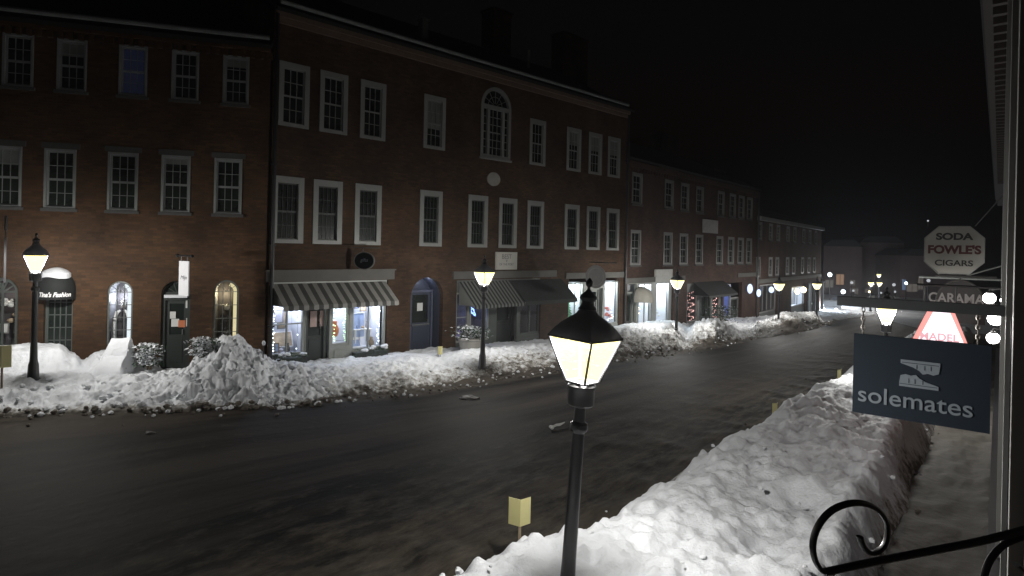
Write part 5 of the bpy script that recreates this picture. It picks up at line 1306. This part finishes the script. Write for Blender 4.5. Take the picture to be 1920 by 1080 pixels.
b = MB(); b.tube([(-hw-.1,0,-hh-.1),(hw+.35,0,-hh-.1)],.03,8); b.tube([(hw-.2,0,hh),(hw+.5,.0,hh+1.0)],.014,5); b.tube([(-.3,0,-hh),(-.3,0,-hh-.1)],.02,5); b.tube([(.3,0,-hh),(.3,0,-hh-.1)],.02,5); b.tube([(.1,0,-hh-.1),(hw+.35,0,-hh+.25)],.02,6); b.build('bracket', M_gutter, o, smooth=True)
# round-topped sign
o,hw,hh,vm = wall_sign_frame('hanging_sign','grey round topped sign with pale raised letters under the octagonal sign','sign',1753,524,1848,606,14)
b = MB(); ap = arc_pts(-hw,hw,-hh*.1,hh,18); b.prism([(-hw,-hh),(hw,-hh)]+ap[::-1],-.03,.03); b.build('board', mat('slate_board',(.10,.10,.105),.5,var=.15), o)
b = MB(); b.tube([(x*.96,-.032,z*.95) for x,z in ap],.014,5); b.build('rim', M_greytrim, o)
text('lettering','CARAMAN',.25,M_whiteletter,o,(.02,-.034,-hh*.12+.09),ext=.006,bold=.006,sx=.82)
b = MB(); b.tube([(-hw,0,hh+.06),(hw+.15,0,hh+.06)],.02,6); b.tube([(0,0,hh),(0,0,hh+.06)],.012,5); b.build('bracket', M_gutter, o)
# lit pink and white trapezoid sign
o,hw,hh,vm = wall_sign_frame('lit_sign','glowing white and red trapezoid sign above the navy sign','lit sign',1706,572,1820,652,11.5)
tz = [(-hw,-hh),(hw,-hh),(hw*.38,hh),(-hw*.30,hh)]
b = MB(); b.prism(tz,-.05,.06); b.build('sign_box', emis('red_sign_edge',(1,.42,.38),.85,(.6,.1,.08)), o)
b = MB(); tz2 = [(-hw*.80,-hh*.97),(hw*.90,-hh*.97),(hw*.27,hh*.9),(-hw*.13,hh*.9)]; b.prism(tz2,-.056,-.0505); b.build('sign_face', emis('white_sign_face',(1,.86,.95),1.6), o)
text('lettering','MADEL',.155,emis('red_sign_letters',(1,.5,.55),.85),o,(hw*.0,-.06,-hh*.5),ext=.002,bold=.004)
b = MB(); b.tube([(-.2,0,hh),(-.2,0,hh+.3)],.012,5); b.tube([(.2,0,hh),(.2,0,hh+.3)],.012,5); b.tube([(-.3,0,hh+.3),(.9,0,hh+.3)],.02,6); b.build('bracket', M_black, o)
lamp_light('sign_glow',(0,-.5,0),3,(1,.6,.62),.2,o)
# white globes on the wall
for px_,py_,Z_,r_,lab in ((1855,559,8.6,.078,'white globe light beside the round topped sign'),(1866,598,8.0,.085,'upper white globe of the lit pair by the right wall'),(1862,634,7.6,.07,'lower white globe of the lit pair by the right wall'),(1880,563,9.5,.035,'smallest white globe against the right wall')):
    p = at(px_,py_,Z_); o = thing('globe_light',lab,'wall light',p,SROT,'lit globe lights by the right wall')
    b = MB(); b.ball((0,0,0),r_,0,12); b.build('globe', E_white, o, smooth=True)
    b = MB(); b.tube([(0,0,r_),(0,0,r_+.04),(.12,0,r_+.06),(.25,0,r_+.02)],.012,6); b.lathe([(r_*.5,r_*.8),(r_*.4,r_*1.2)],10); b.build('bracket', M_black, o)
lamp_light('globe_glow',at(1850,600,7.6),4,(1,.95,.9),.1)
# iron scroll bracket close to the camera
def pp(px,py): return at(px,py,1.45)
o = thing('scroll_bracket','black wrought iron scroll bracket in the lower right corner','bracket',(0,0,0))
sp_ = [(1612,1006),(1618,1024),(1632,1037),(1648,1033),(1660,1018),(1664,998),(1662,980),(1652,962),(1635,949),(1612,943),(1588,945),(1563,955),(1543,973),(1529,998),(1524,1025),(1529,1052),(1543,1071),(1562,1074)]
nrm = Vector((.3,-1,0)).normalized()
def smooth_path(ps, k=4):
    out = []
    for i in range(len(ps)-1):
        p0,p1,p2,p3 = ps[max(i-1,0)],ps[i],ps[i+1],ps[min(i+2,len(ps)-1)]
        for j in range(k):
            t = j/k; out.append(.5*((2*p1)+(p2-p0)*t+(2*p0-5*p1+4*p2-p3)*t*t+(3*p1-p0-3*p2+p3)*t**3))
    return out+[ps[-1]]
b = MB(); path = smooth_path([pp(*q) for q in sp_]); b.tube(path,.0105,8,flat=nrm); b.build('scroll', M_black, o, smooth=True)
b = MB(); b.tube(smooth_path([pp(1545,1073),pp(1640,1053),pp(1760,1030),pp(1850,1012),pp(1990,975)]),.0125,8,flat=nrm); b.build('bar', M_black, o, smooth=True)
b = MB(); b.tube(smooth_path([pp(1838,1120),pp(1848,1070),pp(1862,1042),pp(1885,1020),pp(1925,1004)]),.009,8,flat=nrm); b.tube(smooth_path([pp(1905,1058),pp(1925,1075),pp(1950,1080)]),.011,8,flat=nrm); b.build('scroll', M_black, o, smooth=True)
b = MB(); b.tube([pp(1990,930),pp(1985,1140)],.014,8); b.build('wall_bar', M_black, o)

# ================================================================== FAR END: square, houses, lights, car
def far_house(label, x0, x1, ytop, Z, m, wins, rz=-8):
    a = at((x0+x1)/2,540,Z); zt = at((x0+x1)/2,ytop,Z).z; wd = (x1-x0)/F*Z
    o = thing('distant_building',label,'building',(a.x,a.y,-2.2),R(rz))
    b = wall_mesh(wd,-.5,zt+2.2,[]); b.xf = None
    b2 = MB(); b2.box(-wd/2,wd/2,0,8,-.5,zt+2.2); b2.build('wall', m, o)
    b2 = MB(); b2.prism([(-wd/2-.2,zt+2.201),(wd/2+.2,zt+2.201),(wd*.3,zt+3.2),(-wd*.3,zt+3.2)],-.2,8.2); b2.build('roof', M_roof, o)
    for (px,py,w_,h_,mm) in wins:
        w_ *= .7; h_ *= .7
        q = at(px,py,Z); lx = (q.x-a.x)
        f = MB(); f.box(lx-w_/2-.1,lx+w_/2+.1,-.06,.02,q.z+2.2-h_/2-.1,q.z+2.2+h_/2+.1); f.box(lx-.03,lx+.03,-.1,-.061,q.z+2.2-h_/2,q.z+2.2+h_/2); fo = f.build('window', M_far, o)
        f = MB(); f.box(lx-w_/2,lx+w_/2,-.08,-.0605,q.z+2.2-h_/2,q.z+2.2+h_/2); f.build('pane', mm, fo)
    return o
E_w1 = emis('lit_room_orange',(1,.6,.35),.22); E_w2 = emis('lit_room_dim',(.9,.8,.7),.09); E_w3 = emis('lit_room_blue',(.4,.6,1),.2); E_w4 = emis('lit_room_white',(.9,.95,1),.5)
M_far = mat('distant_brick',(.10,.07,.07),.85,var=.3,scale=.8)
far_house('distant dark building with an orange lit window at the end of the street',1545,1612,462,92,M_far,[(1575,524,1.5,2.2,E_w1),(1597,530,1.0,1.2,E_w2),(1597,544,1.0,.9,E_w2),(1556,532,1.6,1.6,E_w2),(1604,546,.6,1.2,E_w2)])
far_house('distant dark building in the middle of the street end',1613,1690,455,98,M_far,[(1628,546,1.0,1.0,E_w2),(1651,546,1.2,.9,E_w2),(1676,532,.9,1.6,E_w1),(1676,546,.9,1.1,E_w2),(1684,536,.5,1.8,E_w2)])
far_house('distant low building with a bluish window at the right end of the street',1691,1790,480,88,M_far,[(1698,534,.7,2.2,E_w3),(1712,540,2.0,1.6,E_w2),(1727,532,.9,2.4,E_w2)])
for px_,py_,Z_,r_,m_,lab in ((1556,515,75,.26,E_cool,'bluish white distant light right of the last brick house'),(1532,513,70,.2,E_w4,'dim white distant light on the last brick house corner'),(1581,547,78,.28,E_cool,'white distant light low beside the orange window'),(1676,534,84,.22,E_w4,'small distant light right of the stacked lanterns'),(1597,530,84,.2,E_w4,'small pale distant light right of the orange window'),(1740,414,60,.09,E_w4,'faint tiny light in the dark sky left of the octagonal sign'),(1741,526,50,.14,E_w4,'pale small light left of the round topped sign'),(1600,545,86,.16,E_w4,'dim light under the small pale one right of the orange window'),(1630,547,88,.15,E_warm,'tiny warm light under the left distant lantern'),(1652,549,88,.15,E_w4,'tiny pale light under the stacked distant lanterns'),(1678,547,88,.17,E_w4,'dim lower light right of the stacked lanterns'),(1699,531,85,.2,E_cool,'bluish light by the narrow blue window'),(1590,517,95,.13,E_w4,'faint light above the dim pair right of the orange window')):
    o = thing('distant_light',lab,'light',at(px_,py_,Z_),0,'distant lights at the street end')
    b = MB(); b.ball((0,0,0),r_,0,8); b.build('globe', m_, o); b = MB(); b.tube([(0,0,-r_),(0,0,-r_-.5 if py_<500 else -r_-3.2)],.05,5); b.build('pole', M_black, o)
def car(label, p, rz, mb):
    o = thing('parked_car',label,'car',p,rz,'cars at the end of the street')
    b = MB(); prof = [(-2.1,.3),(-2.15,.75),(-1.9,.9),(-1.3,.95),(-.75,1.42),(.6,1.45),(1.35,.98),(2.0,.85),(2.15,.55),(2.1,.3)]
    b.prism(prof,-.82,.82); b.build('body', mb, o)
    b = MB(); b.prism([(-1.2,.98),(-.72,1.38),(.55,1.40),(1.2,.99)],-.83,.83); b.build('window', M_pane, o)
    for x_ in (-1.3,1.35):
        for y_ in (-.75,.75):
            b = MB(); b.xf = Matrix.Translation((x_,y_,.32)) @ Matrix.Rotation(PI/2,4,'X'); b.lathe([(.2,-.1),(.32,-.09),(.32,.09),(.2,.1)],14); b.build('wheel', M_black, o)
    for y_ in (-.6,.6):
        b = MB(); b.ball((-2.13,y_,.66),.13,0,8); b.build('headlight', E_white, o)
    return o
c1 = on_ground(1558,588,0); c1 = at(1559,577,66); 
car('car with lit headlights facing up the street beyond the farthest lamp',(c1.x,c1.y,c1.z-.66),R(58),mat('silver_paint',(.35,.36,.38),.3,metal=.3))
c2 = at(1577,570,74)
car('second car with lit headlights behind the first at the street end',(c2.x,c2.y,c2.z-.66),R(52),mat('dark_paint',(.05,.05,.06),.3))

for c_ in (c1,c2): lamp_light('headlight_glow',(c_.x-3.2,c_.y-4.6,c_.z+.7),1200,(.75,.87,1),.15)  # added point lights in the air ahead of the cars, brightening the snow
# ------------------------------------------------------------------ shop lights (lit lamps inside the windows)
def shoplight(fac, t, y, z, p, col, r=.25):
    return lamp_light('shop_light', fac.w(t,y,z), p*4.6, col, r)
cool = (.72,.8,1)
shoplight(FB,(P1[1]+P1[2])/2,.6,zt1+.05,16,cool,.2); shoplight(FB,(P1[7]+P1[8])/2,.5,zt1+.05,22,cool,.2); shoplight(FB,(P1[5]+P1[6])/2,.5,zt1+.05,4,(.9,.9,.8),.1)
shoplight(FB,(S[0]+S[1])/2,.5,zt3-.15,22,(.8,.95,.95),.2); shoplight(FB,(S[4]+S[5])/2,.5,zt3-.15,26,(.8,.92,1),.2)
shoplight(FC,(V[2]+V[3])/2,.5,zgC+ztC-.2,34,(.8,.95,1),.2); shoplight(FC,(V[4]+V[5])/2,.5,zgC+ztC-.2,34,(.82,.95,1),.2)
shoplight(FC,(tb0+tb1)/2,.4,zgC+zq1-.2,4,(.5,.6,1),.15)
shoplight(FD,(dshop[0]+dshop[1])/2,.5,dshop[3]-.4,40,(.7,.85,1),.2)
shoplight(FB,Q[3]+.4,.5,zb2+.9,1.5,(.4,.5,1),.1); shoplight(FB,(Q[7]+Q[8])/2,.6,zt2,1.5,(.7,.7,.9),.15)
shoplight(FA,aWin1[0]+.2,.55,aWin1[3]-.5,6,(.85,.92,1),.06); shoplight(FA,aWin2[0]+.2,.55,aWin2[3]-.45,3,(1,.85,.5),.06)
shoplight(FA,(aShop[0]+aShop[1])/2,.6,aShop[2]+1.5,1.5,(1,.9,.8),.1)
shoplight(FB,(archB[0]+archB[1])/2+.3,.45,archB[3]-.25,.5,(.7,.78,1),.08)
print('STATE', 'zA_top',zA_top,'zB_top',zB_top,'zC',zC_top,zgC,'zD',zD_top,zgD,'archB',archB,'b1',b1)


# added even haze box, its lamp halos stand in for lens bloom
hb = MB(); hb.box(-90,130,-22,128,-4.2,15.5); hz = hb.build('haze', [])
hm = bpy.data.materials.new('night_air'); hm.use_nodes = True; n_,l_ = hm.node_tree.nodes, hm.node_tree.links
n_.remove(n_['Principled BSDF']); pv = n_.new('ShaderNodeVolumePrincipled'); pv.inputs['Color'].default_value = (.85,.85,.9,1); pv.inputs['Density'].default_value = .0006; pv.inputs['Anisotropy'].default_value = .55
l_.new(pv.outputs[0], n_['Material Output'].inputs['Volume']); hz.data.materials.append(hm); hz['kind'] = 'stuff'
